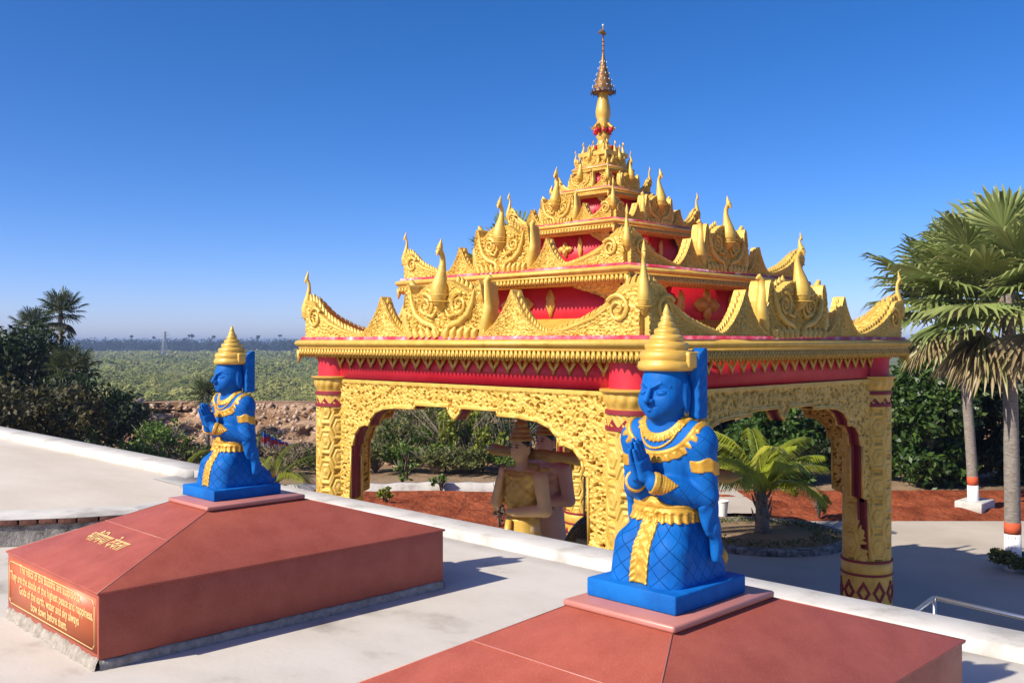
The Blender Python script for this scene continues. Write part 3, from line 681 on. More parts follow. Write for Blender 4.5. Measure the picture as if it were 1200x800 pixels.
# arch panels
half = [(3.40, -2.17), (3.30, -1.0), (3.30, -.93), (3.07, -.86), (3.05, .15), (2.97, .19), (2.93, .38), (2.78, .54), (2.58, .60), (2.47, .585), (2.43, .70), (2.28, .84), (2.02, .93), (1.62, .965), (1.08, .975), (1.08, 1.05), (.17, 1.055), (.15, .98), (0, .83)]
arch = [(t, z) for t, z in half]+[(-t, z) for t, z in half[::-1][1:]]
poly = [(3.42, -2.17), (3.42, 1.455), (-3.42, 1.455), (-3.42, -2.17)]
outline = [(-3.47, -2.17)]+arch[::-1]+[(3.47, -2.17), (3.47, 1.455), (-3.47, 1.455)]
zl_t = np.array([t for t, z in arch[::-1]]); zl_z = np.array([z for t, z in arch[::-1]])
def zlow(t):
    return np.interp(t, zl_t, zl_z)
sp = .0125; tt = np.arange(-3.46, 3.461, sp); zz = np.arange(-2.17, 1.456, sp)
TT, ZZ = np.meshgrid(tt, zz, indexing='ij')
def panel_h(t, z):
    tw_ = t+.04*np.sin(z*9); zw = z+.04*np.sin(t*8)
    h = .60*scroll(tw_, zw, .20, 5, 2.6)+.40*scroll(t, z, .085, 17, 2.0)
    pit = np.maximum(pits(tw_, zw, .155, 31, .20, .42, .12), pits(t, z, .10, 47, .2, .38, .45))
    band = np.clip((z-1.36)/.03, 0, 1)
    return (.030*h-.10*pit)*(1-band)+band*.03
hh = panel_h(TT, ZZ)
low = zlow(TT)
edge = np.clip((ZZ-low-.0)/.05, 0, 1)
pg = G()
for side in (-1, 1):
    V = np.stack([TT, side*(.11+np.where(edge < 1, .03, hh)), Z(0)+ZZ], -1)
    I = np.arange(TT.size).reshape(TT.shape)
    q = np.stack([I[:-1, :-1], I[1:, :-1], I[1:, 1:], I[:-1, 1:]], -1).reshape(-1, 4)
    zc = (ZZ[:-1, :-1]+sp/2); tc_ = TT[:-1, :-1]+sp/2
    keep = (zc > zlow(tc_)-.004).ravel()
    pg.add(V.reshape(-1, 3), (q if side < 0 else q[:, ::-1])[keep])
me_panel = pg.mesh('carved_face', smooth=True, fix=False); me_panel.materials.append(GOLD)
rv = G(); rv.prism([(t, Z(z)) for t, z in outline], 'y', -.05, .05); me_core = rv.mesh('core', fix=True); me_core.materials.append(MAROON)
# moulded arch edge: gilt bead at the face and maroon reveal
bd = G(); mv = G()
for s in (-1, 1):
    P = [(t, s*.125, Z(z)) for t, z in arch]
    for i in range(len(P)-1):
        bd.tube([P[i], P[i+1]], .026, 6)
    for p in P: bd.lathe([(.0, p[2]-.026), (.026, p[2]), (.0, p[2]+.026)], 6, c=(p[0], p[1]), capt=False, capb=False)
for i in range(len(arch)-1):
    a, b = arch[i], arch[i+1]
    mv.add([(a[0], -.125, Z(a[1])), (b[0], -.125, Z(b[1])), (b[0], .125, Z(b[1])), (a[0], .125, Z(a[1]))], [(0, 1, 2, 3)])
me_bd = bd.mesh('gilt_bead', smooth=True); me_bd.materials.append(GOLDS)
me_mv = mv.mesh('reveal', fix=False); me_mv.materials.append(MAROON)
for k in range(4):
    a = -k*math.pi/2; off = CS+PO-.13
    p = bpy.data.objects.new('arch_panel', me_panel); COL.objects.link(p); p.parent = pav
    p.location = (math.sin(a)*off, -math.cos(a)*off, 0); p.rotation_euler = (0, 0, a)
    inst(me_core, 'panel_core', p); inst(me_bd, 'arch_bead', p); inst(me_mv, 'arch_reveal', p)
# red frieze, ceiling
g = G(); b = CS+PO-.02; i_ = b-.3
for sgn in (-1, 1):
    g.box(-b, b, sgn*b-.0 if sgn < 0 else i_, -i_ if sgn < 0 else b, Z(1.47), Z(1.95))
    g.box(sgn*b if sgn < 0 else i_, -i_ if sgn < 0 else b, -i_, i_, Z(1.47), Z(1.95))
g.build('frieze', RED, pav)
g = G(); g.box(-i_, i_, -i_, i_, Z(1.72), Z(1.9)); g.build('ceiling', RED, pav)
for k in range(4):                                                   # hanging leaf brackets under the eave
    a = -k*math.pi/2
    for i in range(25):
        q = G(); x = (i-12)*.338
        for s_ in (-1, 1):
            q.prism([(x, Z(1.67)), (x+s_*.03, Z(1.74)), (x+s_*.13, Z(1.86)), (x+s_*.07, Z(1.90)), (x, Z(1.77))], 'y', -4.09, -4.055)
        o = (inst(lbm, 'leaf_bracket', pav, (0, 0, 0), a) if False else q.merge(G()).build('leaf_bracket', GOLDS, pav)); o.rotation_euler = (0, 0, a)
# ornament shapes (x along the eave, -y outwards, z up from the eave top)
def plate(xs, H, thick, nv, cell, amp, seed=1, y0=0):
    """carved slab: xs (n), H (n) heights"""
    xs = np.array(xs); H = np.array(H); v = np.linspace(0, 1, nv)
    X = np.repeat(xs[:, None], nv, 1); ZZ = H[:, None]*v[None]
    rel = amp*(.68*scroll(X+.3, ZZ+.2, cell, seed, 2.6)+.45*scroll(X, ZZ, cell*.42, seed+4, 2.0)-.55*pits(X, ZZ, cell*.5, seed, .2, .4, .3))
    lip = np.exp(-((1-v[None])*H[:, None]/(cell*.45))**2)*amp*.8; rel = np.maximum(rel, lip)
    gq = G()
    Vf = np.stack([X, y0-thick/2-rel, ZZ], -1); Vb = np.stack([X, y0+thick/2+rel*.6, ZZ], -1)
    gq.grid(Vf, flip=True); gq.grid(Vb)
    top = np.stack([Vf[:, -1], Vb[:, -1]], 1); gq.grid(top, flip=True)
    gq.grid(np.stack([Vf[0], Vb[0]], 1)); gq.grid(np.stack([Vf[-1], Vb[-1]], 1), flip=True)
    return gq
def bird(h0, h1, s, lean=.0, y0=-.1, hook=1, dirv=(0, -1)):
    """tapering bird: egg-shaped body, slim neck, small head with beak and comb; leans along dirv"""
    q = G(); L = h1-h0; dx, dy = dirv
    def P(o, z): return (dx*o, dy*o, h0+z*L)
    b = -y0
    pts = [P(b-.03*s, -.02), P(b+.01*s, .06), P(b+.05*s, .16), P(b+.06*s, .28), P(b+.03*s, .42), P(b+.0*s, .56), P(b-.02*s, .68), P(b-.015*s, .78), P(b+.02*s, .84), P(b+.055*s, .88), P(b+.085*s, .85), P(b+.10*s, .79)]
    rad = [.05, .10, .135, .142, .112, .074, .050, .042, .046, .056, .036, .008]
    q.tube(pts, [r*s for r in rad], 12)
    c = P(b+.055*s, .88); q.tube([c, P(b+.035*s, .93), P(b+.02*s, 1.0), P(b+.01*s, 1.06)], [.055*s, .045*s, .022*s, .003*s], 8)
    for i in range(3):                                               # folded wing ribs round the body
        zz_ = .10+.1*i
        q.lathe([(0.16*s-.01*i, h0+zz_*L-.012*s), (.175*s-.02*i*s, h0+zz_*L), (.16*s-.01*i, h0+zz_*L+.012*s)], 14, c=(dx*(b+.04*s), dy*(b+.04*s)), capt=False, capb=False)
    return q
def make_crest(w, h, tip, th, cell, seed):
    u = np.linspace(-1, 1, 150); au = np.abs(u)
    H = np.interp(au, [0, .25, .45, .66, .78, .84, .90, .95, 1], [1.0, .99, .90, .76, .80, .98, 1.0, .9, .62])*h
    H += .02*h*np.abs(np.sin(u*38))*(au < .78)
    xs = u*w*(1.0); q = plate(xs, H, th, 64, cell*.72, th*.20, seed)
    for k in range(-7, 8):
        if abs(k) > 1: x_ = k*w*.105; z_ = float(np.interp(x_, xs, H)); q.tube([(x_, 0, z_-.03*h), (x_+.01*w, 0, z_+.05*h), (x_-.012*w*np.sign(k), 0, z_+.12*h)], [w*.05, w*.042, w*.006], 6)
    # bulging scroll horns at both ends
    for s in (-1, 1):
        P = [(s*w*.86, -th*.2, .0), (s*w*.99, -th*.35, h*.22), (s*w*1.02, -th*.3, h*.5), (s*w*.94, -th*.2, h*.8), (s*w*.92, -th*.1, h*.98), (s*w*.99, -.02, h*1.06), (s*w*1.03, .0, h*1.02)]
        q.tube(P, [th*.30, th*.36, th*.34, th*.28, th*.22, th*.16, th*.05], 10)
        # leafy volute either side of the bird
        th_ = np.linspace(0, 3.6*np.pi, 30); rr = w*.20*(1-th_/(4.2*np.pi))
        q.tube(np.stack([s*(w*.42)+s*rr*np.cos(th_+1.2), np.full(30, -th*.62), h*.58+rr*np.sin(th_+1.2)], -1), np.linspace(th*.13, th*.06, 30), 6)
    for s in (-1, 1):
        c_ = [(s*w*.06, .04), (s*w*.22, .20), (s*w*.46, .26), (s*w*.66, .40), (s*w*.76, .62), (s*w*.80, .84)]
        q.tube([(a_, -th*.66, b_*h) for a_, b_ in c_], [th*.08, th*.17, th*.20, th*.20, th*.16, th*.06], 8)
        c_ = [(s*w*.10, .50), (s*w*.20, .36), (s*w*.36, .40), (s*w*.30, .50)]
        q.tube([(a_, -th*.68, b_*h) for a_, b_ in c_], [th*.05, th*.13, th*.14, th*.05], 8)
        for k in range(5):                                           # leaf tongues along the foot
            x_ = s*w*(.12+.17*k); q.tube([(x_, -th*.6, .0), (x_+s*w*.03, -th*.74, h*.09), (x_+s*w*.07, -th*.64, h*(.20-.012*k))], [w*.075, w*.06, w*.012], 7)
        for k in range(4):                                           # rows of beads beneath the top edge
            for j in range(3): x_ = s*w*(.34+.12*k); z_ = h*(.66+.07*j-.02*k); q.lathe([(0, z_-h*.026), (h*.026, z_), (0, z_+h*.026)], 6, c=(x_, -th*.66), capt=False, capb=False)
    q.merge(bird(h*.52, tip, (tip-h*.5)*.95, y0=-th*.62))
    return q
def make_tri(w, h, th, cell, seed):
    u = np.linspace(-1, 1, 101); au = np.abs(u)
    H = h*np.interp(au, [0, .06, .15, .3, .5, .75, 1], [1.0, .90, .72, .50, .28, .10, .015])+h*.025*np.abs(np.sin(u*45))*(au < .95)
    q = plate(u*w, H, th, 44, cell*.62, th*.24, seed)
    P = [(s*w*x_, 0, h*y_+.02*h) for s in (1,) for x_, y_ in ()]
    for s in (-1, 1):
        xx = np.linspace(1, 0.03, 16); q.tube([(s*w*a_, -th*.5, h*np.interp(a_, [0, .06, .15, .3, .5, .75, 1], [.95, .88, .70, .48, .26, .09, .01])) for a_ in xx], th*.13, 6)
        for a_ in np.linspace(.95, .08, max(6, int(w/cell*3.2))):
            z_ = h*np.interp(a_, [0, .06, .15, .3, .5, .75, 1], [1.0, .90, .72, .50, .28, .10, .015])
            q.tube([(s*w*a_, 0, z_-.02*h), (s*w*(a_+.018), 0, z_+.05*h), (s*w*(a_-.01), 0, z_+.115*h)], [th*.24, th*.19, th*.02], 5)
    return q
def make_corner(a, L, h, tip, th, cell, seed):
    """two wings meeting at the corner (corner at origin, arms along -x.. and +y) with a bird leaning out on the diagonal"""
    q = G(); u = np.linspace(0, 1, 120)
    Hc = np.interp(u, [0, .08, .16, .22, .3, .45, .65, .85, 1], [1.0, 1.0, .96, .80, .62, .40, .22, .10, .03])*h+.035*h*np.abs(np.sin(u*42))*(1-u)
    for k in (0, 1):
        m = plate(-u*L+.0, Hc, th, 46, cell*.66, th*.26, seed+k)
        for a_ in np.linspace(.04, .93, 17):
            z_ = float(np.interp(a_, u, Hc)); f = h*.22*(1-.55*a_)
            m.tube([(-a_*L, 0, z_-.03*h), (-a_*L+.01*L, 0, z_+f*.5), (-a_*L+.035*L, 0, z_+f)], [th*.26, th*.20, th*.02], 6)
        tv = np.linspace(0, 3.4*np.pi, 28); rr = h*.30*(1-tv/(4.*np.pi))
        m.tube(np.stack([-L*.19-rr*np.cos(tv+.6), np.full(28, -th*.75), h*.52+rr*np.sin(tv+.6)], -1), np.linspace(th*.20, th*.08, 28), 6)
        m.tube([(-L*.97, -th*.5, h*.03), (-L*.7, -th*.6, h*.14), (-L*.42, -th*.6, h*.36), (-L*.3, -th*.6, h*.55)], [th*.08, th*.14, th*.16, th*.1], 6)
        M_ = Matrix.Identity(4) if k == 0 else Matrix.Rotation(-math.pi/2, 4, 'Z') @ Matrix.Scale(-1, 4, (1, 0, 0))
        if k == 1: M_ = Matrix(((0, -1, 0, 0), (-1, 0, 0, 0), (0, 0, 1, 0), (0, 0, 0, 1)))
        q.merge(m, M_)
    q.merge(bird(h*.42, tip, (tip-h*.42)*.72, y0=-.02*tip, dirv=(R2, -R2)))
    return q
def make_fringe(a, z0, zb, sp_, th=.04):
    """hanging pierced lambrequin along four sides"""
    g_ = G(); H = z0-zb
    n_ = max(6, int(round(2*a/sp_))); s_ = 2*a/n_
    for k in range(4):
        q = G()
        q.box(-a, a, -a-.005, -a+th*.6, z0-H*.22, z0)
        for i in range(n_):
            x = -a+(i+.5)*s_
            q.prism([(x-s_*.22, z0-H*.2), (x+s_*.22, z0-H*.2), (x+s_*.40, z0-H*.50), (x+s_*.34, z0-H*.70), (x, z0-H), (x-s_*.34, z0-H*.70), (x-s_*.40, z0-H*.50)], 'y', -a-.012, -a+th*.5)
            q.prism([(x, z0-H*.84), (x+s_*.17, z0-H*.62), (x, z0-H*.44), (x-s_*.17, z0-H*.62)], 'y', -a-.03, -a-.011)
        g_.merge(q, Matrix.Rotation(-k*math.pi/2, 4, 'Z'))
    for sx in (-1, 1):
        for sy in (-1, 1):                                           # longer drop at the corners
            g_.tube([(sx*a, sy*a, z0-H*.3), (sx*(a-.01), sy*(a-.01), z0-H), (sx*a, sy*a, z0-H*1.55)], [H*.22, H*.24, .01], 6)
    return g_
def make_quatrefoil(s):
    q = G()
    for k in range(4):
        ang = k*math.pi/2; L = s*(1.0 if k % 2 == 0 else .8)
        P = [(0, 0), (.28*L, .30*L), (.62*L, .30*L), (1.0*L, 0), (.62*L, -.30*L), (.28*L, -.30*L)]
        P = [(math.cos(ang)*a_-math.sin(ang)*b_, math.sin(ang)*a_+math.cos(ang)*b_) for a_, b_ in P]
        q.prism(P, 'y', -.045-.003*k, .0)
        P2 = [(p[0]*.72, p[1]*.72) for p in P]; q.prism(P2, 'y', -.065-.003*k, .0)
    return q
def make_spindle(w, h):
    return [(0, -h), (w*.45, -h*.55), (w, -h*.15), (w*.75, h*.15), (w, h*.4), (w*.4, h*.8), (0, h), (-w*.4, h*.8), (-w, h*.4), (-w*.75, h*.15), (-w, -h*.15), (-w*.45, -h*.55)]
tiers = [  # half side, top z, eave depth, crest(half width, shoulder, tip, thick), tri(x, half width, h), wing(L, h, tip), wall half, wall base z
    dict(a=4.36, z=2.29, e=.40, cr=(1.04, .93, 1.62, .30), tri=(1.70, .76, .74), wg=(1.95, .72, 1.30), fs=.10, th=.17),
    dict(a=2.93, z=3.48, e=.32, cr=(.72, .82, 1.33, .24), tri=(1.13, .46, .52), wg=(1.42, .50, .92), fs=.092, th=.14),
    dict(a=1.42, z=4.49, e=.24, cr=(.44, .52, 1.02, .17), tri=(.68, .25, .33), wg=(.62, .36, .72), fs=.075, th=.11),
    dict(a=.71, z=5.23, e=.18, cr=(.29, .30, .62, .10), tri=None, wg=(.36, .26, .52), fs=.045, th=.07),
    dict(a=.425, z=5.72, e=.14, cr=(.20, .20, .42, .08), tri=None, wg=(.19, .16, .36), fs=.04, th=.05)]
walls = [None, (2.46, 2.30, 3.20), (1.13, 3.48, 4.28), (.52, 4.49, 5.08), (.33, 5.23, 5.60)]
for ti, t in enumerate(tiers):
    a, z, e = t['a'], Z(t['z']), t['e']
    g = G(); s = e/.40                                               # gilt eave moulding and roof deck
    zs = z-.062*s
    g.square([(a-.5*s, z-e*.98), (a-.02, z-e*.98), (a-.02, z-.2*s), (a+.045*s, z-.195*s), (a+.08*s, z-.165*s), (a+.095*s, z-.125*s), (a+.08*s, z-.085*s), (a+.04*s, zs), (a-.06*s, zs-.002)])
    roof = g.build('roof_tier', GOLD, pav)
    g = G(); g.square([(a-.0*s, zs-.004), (a+.0*s, z-.004), (a-.03*s, z), (a*.5, z+.02)], capb=False)
    g.build('red_fillet', REDS, roof)
    make_fringe(a+.03*s, z-.195*s, z-e*1.02, t['fs']).build('fringe', GOLDS, roof)
    cell = .24*s
    w_, h_, tp_, th_ = t['cr']; mc = make_crest(w_, h_, tp_, th_, cell, 3+ti).mesh('crest', smooth=True, angle=55, fix=True); mc.materials.append(GOLD)
    if t['tri']: mt = make_tri(t['tri'][1], t['tri'][2], t['th'], cell*.8, 30+ti).mesh('antefix', smooth=True, angle=55); mt.materials.append(GOLD)
    L_, hw, tw_ = t['wg']; mg = make_corner(a, L_, hw, tw_, t['th'], cell, 50+ti).mesh('corner_finial', smooth=True, angle=55); mg.materials.append(GOLD)
    ins = a-t['th']*.75
    for k in range(4):
        rz = -k*math.pi/2; ca, sa = math.cos(rz), math.sin(rz)
        def pt(x, y): return (ca*x-sa*y, sa*x+ca*y, z-.003)
        inst(mc, 'crest', roof, pt(0, -(a-th_*.7)), rz)
        if t['tri']:
            for sx in (-1, 1): inst(mt, 'antefix', roof, pt(sx*t['tri'][0], -ins), rz)
        inst(mg, 'corner_finial', roof, pt(ins, -ins), rz)
    if walls[ti]:
        wa, zb, zt = walls[ti]; zb, zt = Z(zb), Z(zt)
        g = G(); g.square([(wa, zb), (wa, zt)]); g.build('wall', RED, roof)
        g = G(); k_ = (zt-zb); m_ = wa*.10
        g.square([(wa+m_*1.3, zb), (wa+m_*1.3, zb+k_*.12), (wa+m_*.9, zb+k_*.16), (wa+m_*.8, zb+k_*.22), (wa+m_*.35, zb+k_*.27), (wa+m_*.3, zb+k_*.31), (wa-.01, zb+k_*.34)])
        g.build('wall_base', GOLDS, roof)
        zc = zb+k_*.64
        for k in range(4):
            rz = -k*math.pi/2
            q = G(); q.merge(make_quatrefoil(wa*.17), Matrix.Translation((0, -wa, zc))); q.build('rosette', GOLD, roof).rotation_euler = (0, 0, rz)
            for sx in (-1, 1):
                if ti < 3: q = G(); q.prism([(p[0]+sx*wa*.34, p[1]+zc) for p in make_spindle(wa*.042, k_*.28)], 'y', -wa-.05, -wa+.01); q.build('spindle', GOLD, roof).rotation_euler = (0, 0, rz)
                n_ = 64              # flared corner bracket
                v_ = np.linspace(0, 1, 60)
                fl = .5+.5*np.cos(v_*2*np.pi); fl = np.where(v_ < .5, .40*fl+.6*0, 1.0*fl)
                XX = np.zeros((n_, 60, 3))
                for j in range(60):
                    wi = wa*(.16+.26*fl[j]); xx = np.linspace(wa*1.02-wi, wa*1.02+wa*.05*fl[j]*(v_[j] > .5), n_)
                    XX[:, j, 0] = sx*xx; XX[:, j, 2] = zb+k_*.30+(k_*.72)*v_[j]
                    XX[:, j, 1] = -wa-.03-wa*.10*fl[j]*(v_[j] > .5)-.07*s*scroll(xx, np.full(n_, XX[0, j, 2]), cell*.8, 9, 2.2)
                q = G(); q.grid(XX); q.build('corner_bracket', GOLD, roof, smooth=True).rotation_euler = (0, 0, rz)
# top pedestal and spire
spire = bpy.data.objects.new('spire', None); COL.objects.link(spire); spire.parent = pav; spire.location = (0, 0, Z(5.72))
def zz_(y): return 2.2-(y-400)*dC/F-5.72
g = G(); g.square([(.31, .0), (.31, .20), (.36, .22), (.36, .30), (.26, .33), (.22, .36), (.24, .42), (.17, .46)])
for k in range(4):
    q = G()
    for sx in (-.26, 0, .26): q.merge(bird(.22, .52, .30, y0=-.30, dirv=(0, -1)), Matrix.Translation((sx, 0, 0)))
    g.merge(q, Matrix.Rotation(k*math.pi/2, 4, 'Z'))
g.build('pedestal', GOLDS, spire, smooth=True, angle=35)
g = G()
for k in range(4):
    q = G(); q.box(-.035, .035, -.24, -.15, .37, .44); q.box(-.03, .03, -.235, -.10, zz_(156.5), zz_(151)); g.merge(q, Matrix.Rotation(k*math.pi/2, 4, 'Z'))
    q = G(); q.box(-.025, .025, -.165, -.11, zz_(155.5), zz_(151.5)); g.merge(q, Matrix.Rotation(k*math.pi/2+math.pi/4, 4, 'Z'))
g.build('red_blocks', RED, spire)
g = G(); g.lathe([(.17, zz_(172)), (.12, zz_(168)), (.11, zz_(164)), (.15, zz_(161)), (.13, zz_(159)), (.10, zz_(157)), (.12, zz_(150)), (.15, zz_(146)), (.12, zz_(141)), (.15, zz_(137)), (.155, zz_(131)), (.145, zz_(127)), (.115, zz_(118)), (.09, zz_(108)), (.07, zz_(104))], 8)
for k in range(8):
    a_ = k*math.pi/4; g.tube([(.13*math.cos(a_), .13*math.sin(a_), zz_(146)), (.24*math.cos(a_), .24*math.sin(a_), zz_(152)), (.25*math.cos(a_), .25*math.sin(a_), zz_(149))], [.03, .025, .01], 6)
g.build('shaft', GOLDS, spire)
g = G(); prof = []
for i in range(7):
    f_ = i/6; y_ = 109-43*f_; r_ = .215*(1-f_)**1.25+.028
    prof += [(r_, zz_(y_)), (r_*1.0, zz_(y_-1.5)), (r_*.78, zz_(y_-2.6))]
g.lathe(prof, 20); g.tube([(0, 0, zz_(66)), (0, 0, zz_(30))], [.022, .012], 8)
for y_ in (60, 54, 49): g.lathe([(.0, zz_(y_+1.5)), (.035, zz_(y_)), (0, zz_(y_-1.5))], 8, capt=False, capb=False)
g.tube([(-.14, 0, zz_(41)), (-.05, 0, zz_(38)), (.06, 0, zz_(39)), (.02, 0, zz_(36))], [.015, .05, .035, .01], 6)
g.build('umbrella_finial', BRONZE, spire, smooth=True, angle=40)
g = G()
for i in range(1, 6):
    f_ = i/6; y_ = 109-43*f_; r_ = .215*(1-f_)**1.25+.05; n_ = int(14-1.5*i)
    for k in range(n_):
        a_ = k/n_*2*np.pi; q = G(); q.lathe([(0, zz_(y_+1.2)), (.011, zz_(y_)), (0, zz_(y_-1.2))], 5, c=(r_*math.cos(a_), r_*math.sin(a_)), capt=False, capb=False); q.build('bell', SILV, spire)
g.lathe([(0, zz_(31.5)), (.03, zz_(30)), (0, zz_(28))], 8, capt=False, capb=False)
g.build('top_bead', SILV, spire)
g = G()
for k in range(16):
    a_ = k/16*2*np.pi; g.tube([(.2*math.cos(a_), .2*math.sin(a_), zz_(110)), (.26*math.cos(a_), .26*math.sin(a_), zz_(107)), (.25*math.cos(a_), .25*math.sin(a_), zz_(111))], [.012, .018, .008], 5)
g.build('hanging_drops', GLASSB, spire)
# ------------------------------------------------------------------ GONG, BEAM AND BEARERS inside the pavilion
BX = 14.5; BZ = -.16
g = G(); P = [(0, y_, .012*math.sin(y_*9)) for y_ in np.linspace(-3.2, 3.2, 30)]
g.tube(P, [.02]+[.115+.012*math.sin(i*1.7) for i in range(28)]+[.02], 12)
meta(g.build('carrying_pole', WOOD, loc=(BX, 12.1, BZ), smooth=True), 'long gilded carrying pole laid across the shoulders of the figures in the pavilion', 'pole')
gg = empty('gong', (BX, 12.0, -2.36), 'large black gong hanging from the pole inside the pavilion', 'gong')
g = G(); pr = [(0, -.10), (.22, -.09), (.30, -.03), (.85, .0), (1.05, .02), (1.16, .06), (1.20, .14), (1.19, .22), (1.16, .22), (1.14, .14), (1.0, .07), (.3, .05), (0, -.02)]
g.lathe(pr, 64, capt=False, capb=False)
o = g.build('disc', GONG, gg, smooth=True); o.rotation_euler = (0, math.pi/2, 0)
for s in (-1, 1): g = G(); g.tube([(.1, s*.55, 1.04), (0.05, s*.5, 1.6), (0, s*.45, 2.30)], .022, 8); g.build('rope', DARKW, gg)
def bearer_body(x, y, z):
    a = np.abs(y)
    d = rc(x, a, z, (0, .085, .86), (.01, .095, .47), .092, .066)
    d = smin(d, rc(x, a, z, (.01, .095, .47), (-.01, .10, .08), .064, .042), .03)
    d = smin(d, rc(x, a, z, (-.02, .10, .045), (.13, .115, .03), .045, .032), .03)
    d = smin(d, ell(x, a, z, (0, 0, .92), (.12, .165, .13)), .05)
    d = smin(d, ell(x, a, z, (0, 0, 1.18), (.118, .165, .24)), .06)
    d = smin(d, ell(x, a, z, (-.01, .10, 1.36), (.085, .13, .075)), .05)
    d = smin(d, rc(x, a, z, (0, 0, 1.40), (.015, 0, 1.52), .058, .052), .03)
    h = ell(x, a, z, (.02, 0, 1.615), (.098, .082, .125)); h = smin(h, ell(x, a, z, (.05, 0, 1.55), (.06, .058, .05)), .04)
    h = smin(h, rc(x, a, z, (.112, 0, 1.64), (.128, 0, 1.595), .008, .014), .012)
    h = -smin(-h, ell(x, a, z, (.122, .036, 1.632), (.02, .026, .014)), .012); h = smin(h, ell(x, a, z, (.098, .036, 1.628), (.014, .02, .011)), .006)
    h = smin(h, rc(x, a, z, (.108, 0, 1.566), (.095, .024, 1.568), .009, .005), .006)
    h = smin(h, ell(x, a, z, (0, .085, 1.60), (.02, .014, .05)), .01)
    d = smin(d, h, .02)
    # left arm folded across the waist, right arm bent up to the pole
    q = smin(rc(x, y, z, (-.01, .215, 1.35), (-.02, .27, 1.07), .072, .058), rc(x, y, z, (-.02, .27, 1.07), (.15, .06, 1.05), .058, .042), .02)
    q = smin(q, ell(x, y, z, (.165, .01, 1.05), (.03, .055, .03)), .02)
    p = smin(rc(x, y, z, (-.01, -.215, 1.35), (.08, -.26, 1.10), .062, .05), rc(x, y, z, (.08, -.26, 1.10), (.12, -.17, 1.33), .05, .036), .02)
    p = smin(p, ell(x, y, z, (.11, -.155, 1.39), (.035, .03, .05)), .02)
    d = smin(d, np.minimum(q, p), .025)
    return np.maximum(d, -z)
def bearer_trunk(x, a, z):
    d = ell(x, a, z, (0, 0, .92), (.12, .165, .13)); d = smin(d, ell(x, a, z, (0, 0, 1.18), (.118, .165, .24)), .06)
    return smin(d, ell(x, a, z, (-.01, .10, 1.36), (.085, .13, .075)), .05)
def skirt(x, a, z):
    f_ = np.clip((.98-z)/.75, 0, 1); r_ = .15+.09*f_+.012*np.sin(np.arctan2(a, x)*9)*f_
    return (np.sqrt((x*1.05)**2+(a*.92)**2)-r_)*.8
def make_bearer(label, skin, cloth, loc, scale=2.28):
    t = empty('bearer_statue', loc, label, 'statue', 'figures carrying the gong', rz=math.pi); t.scale = (scale,)*3
    net_obj('body', bearer_body, (-.2, -.36, -.02), (.26, .36, 1.78), .013, skin, t)
    net_obj('tunic', clad(lambda x, a, z: bearer_trunk(x, a, z)-.009*np.cos(z*75)*np.cos(np.arctan2(a, x)*9), .012, lambda x, y, z: np.maximum(np.abs(z-1.17)-.24, np.abs(y)-.23)), (-.2, -.26, .85), (.2, .26, 1.5), .013, cloth, t)
    net_obj('skirt', lambda x, y, z: np.maximum(skirt(x, np.abs(y), z), np.maximum(.28-z, z-.99)), (-.3, -.32, .25), (.3, .32, 1.02), .013, cloth, t)
    g = G()
    for s in (-1, 1):                                                # curled hem panels
        tv = np.linspace(0, 3.2*np.pi, 26); rr = .10*(1-tv/(4*np.pi))
        g.tube(np.stack([.20+.0*tv, s*.09+rr*np.cos(tv), .42+rr*np.sin(tv)], -1), .02, 6)
    g.tube([(.17, 0, .98), (.2, 0, .8), (.235, 0, .6), (.25, 0, .36)], [.03, .04, .045, .05], 8)
    for i in range(20):
        a_ = i/20*2*np.pi; g.lathe([(0, .30), (.035, .33), (.03, .37), (0, .40)], 6, c=(.24*math.cos(a_), .262*math.sin(a_)), capt=False, capb=False)
    g.build('hem_scrolls', GOLDS, t, smooth=True)
    ey = G()
    for s in (-1, 1):
        V, Fq = nets(lambda x, y, z: np.minimum(ell(x, np.abs(y), z, (.1085, .037, 1.629), (.008, .018, .0065)), ell(x, np.abs(y), z, (.108, .038, 1.652), (.008, .026, .004))), (.09, s*.037-.04, 1.6), (.13, s*.037+.04, 1.68), .003); g = G(); g.add(V, Fq); g.build('eye', GONG, t, smooth=True, fix=False)
        g = G(); g.lathe([(.05, 1.075), (.058, 1.08), (.058, 1.12), (.05, 1.125)], 16, capt=False, capb=False); o = g.build('armring', GOLDS, t); o.location = (-.02, s*.262, 0)
    V, Fq = nets(lambda x, y, z: ell(x, y, z, (.109, 0, 1.567), (.010, .026, .009)), (.09, -.04, 1.55), (.13, .04, 1.585), .003); g = G(); g.add(V, Fq); g.build('lips', MAROON, t, smooth=True, fix=False)
    net_obj('hair', lambda x, y, z: np.maximum(ell(x, y, z, (.008, 0, 1.632), (.106, .090, .122)), np.maximum((x-.055)*.9-(z-1.66), 1.56-z)), (-.12, -.11, 1.5), (.13, .11, 1.78), .010, GONG, t)
    V = []
    g = G(); g.tube([(.12*math.cos(a_)*.9-.01, .17*math.sin(a_), 1.40-.05*math.cos(a_)) for a_ in np.linspace(0, 6.28, 30)], .022, 6); g.build('collar', GOLDS, t, smooth=True)
    g = G(); g.lathe([(.088, 1.685), (.106, 1.685), (.111, 1.70), (.104, 1.715), (.094, 1.72), (.099, 1.735), (.094, 1.752), (.076, 1.757), (.084, 1.775), (.080, 1.795), (.055, 1.80), (.064, 1.82), (.060, 1.85), (.035, 1.86), (.045, 1.885), (.03, 1.93), (.012, 2.0), (.002, 2.05)], 24, c=(.015, 0))
    g.build('headdress', WOOD, t, smooth=True)
    return t
make_bearer('ochre and gold figure inside the pavilion, facing left with a folded arm under the pole', OCHRE, GOLD, gpz(612, 400+((CAMZ-GZ)*F/19.95), GZ))
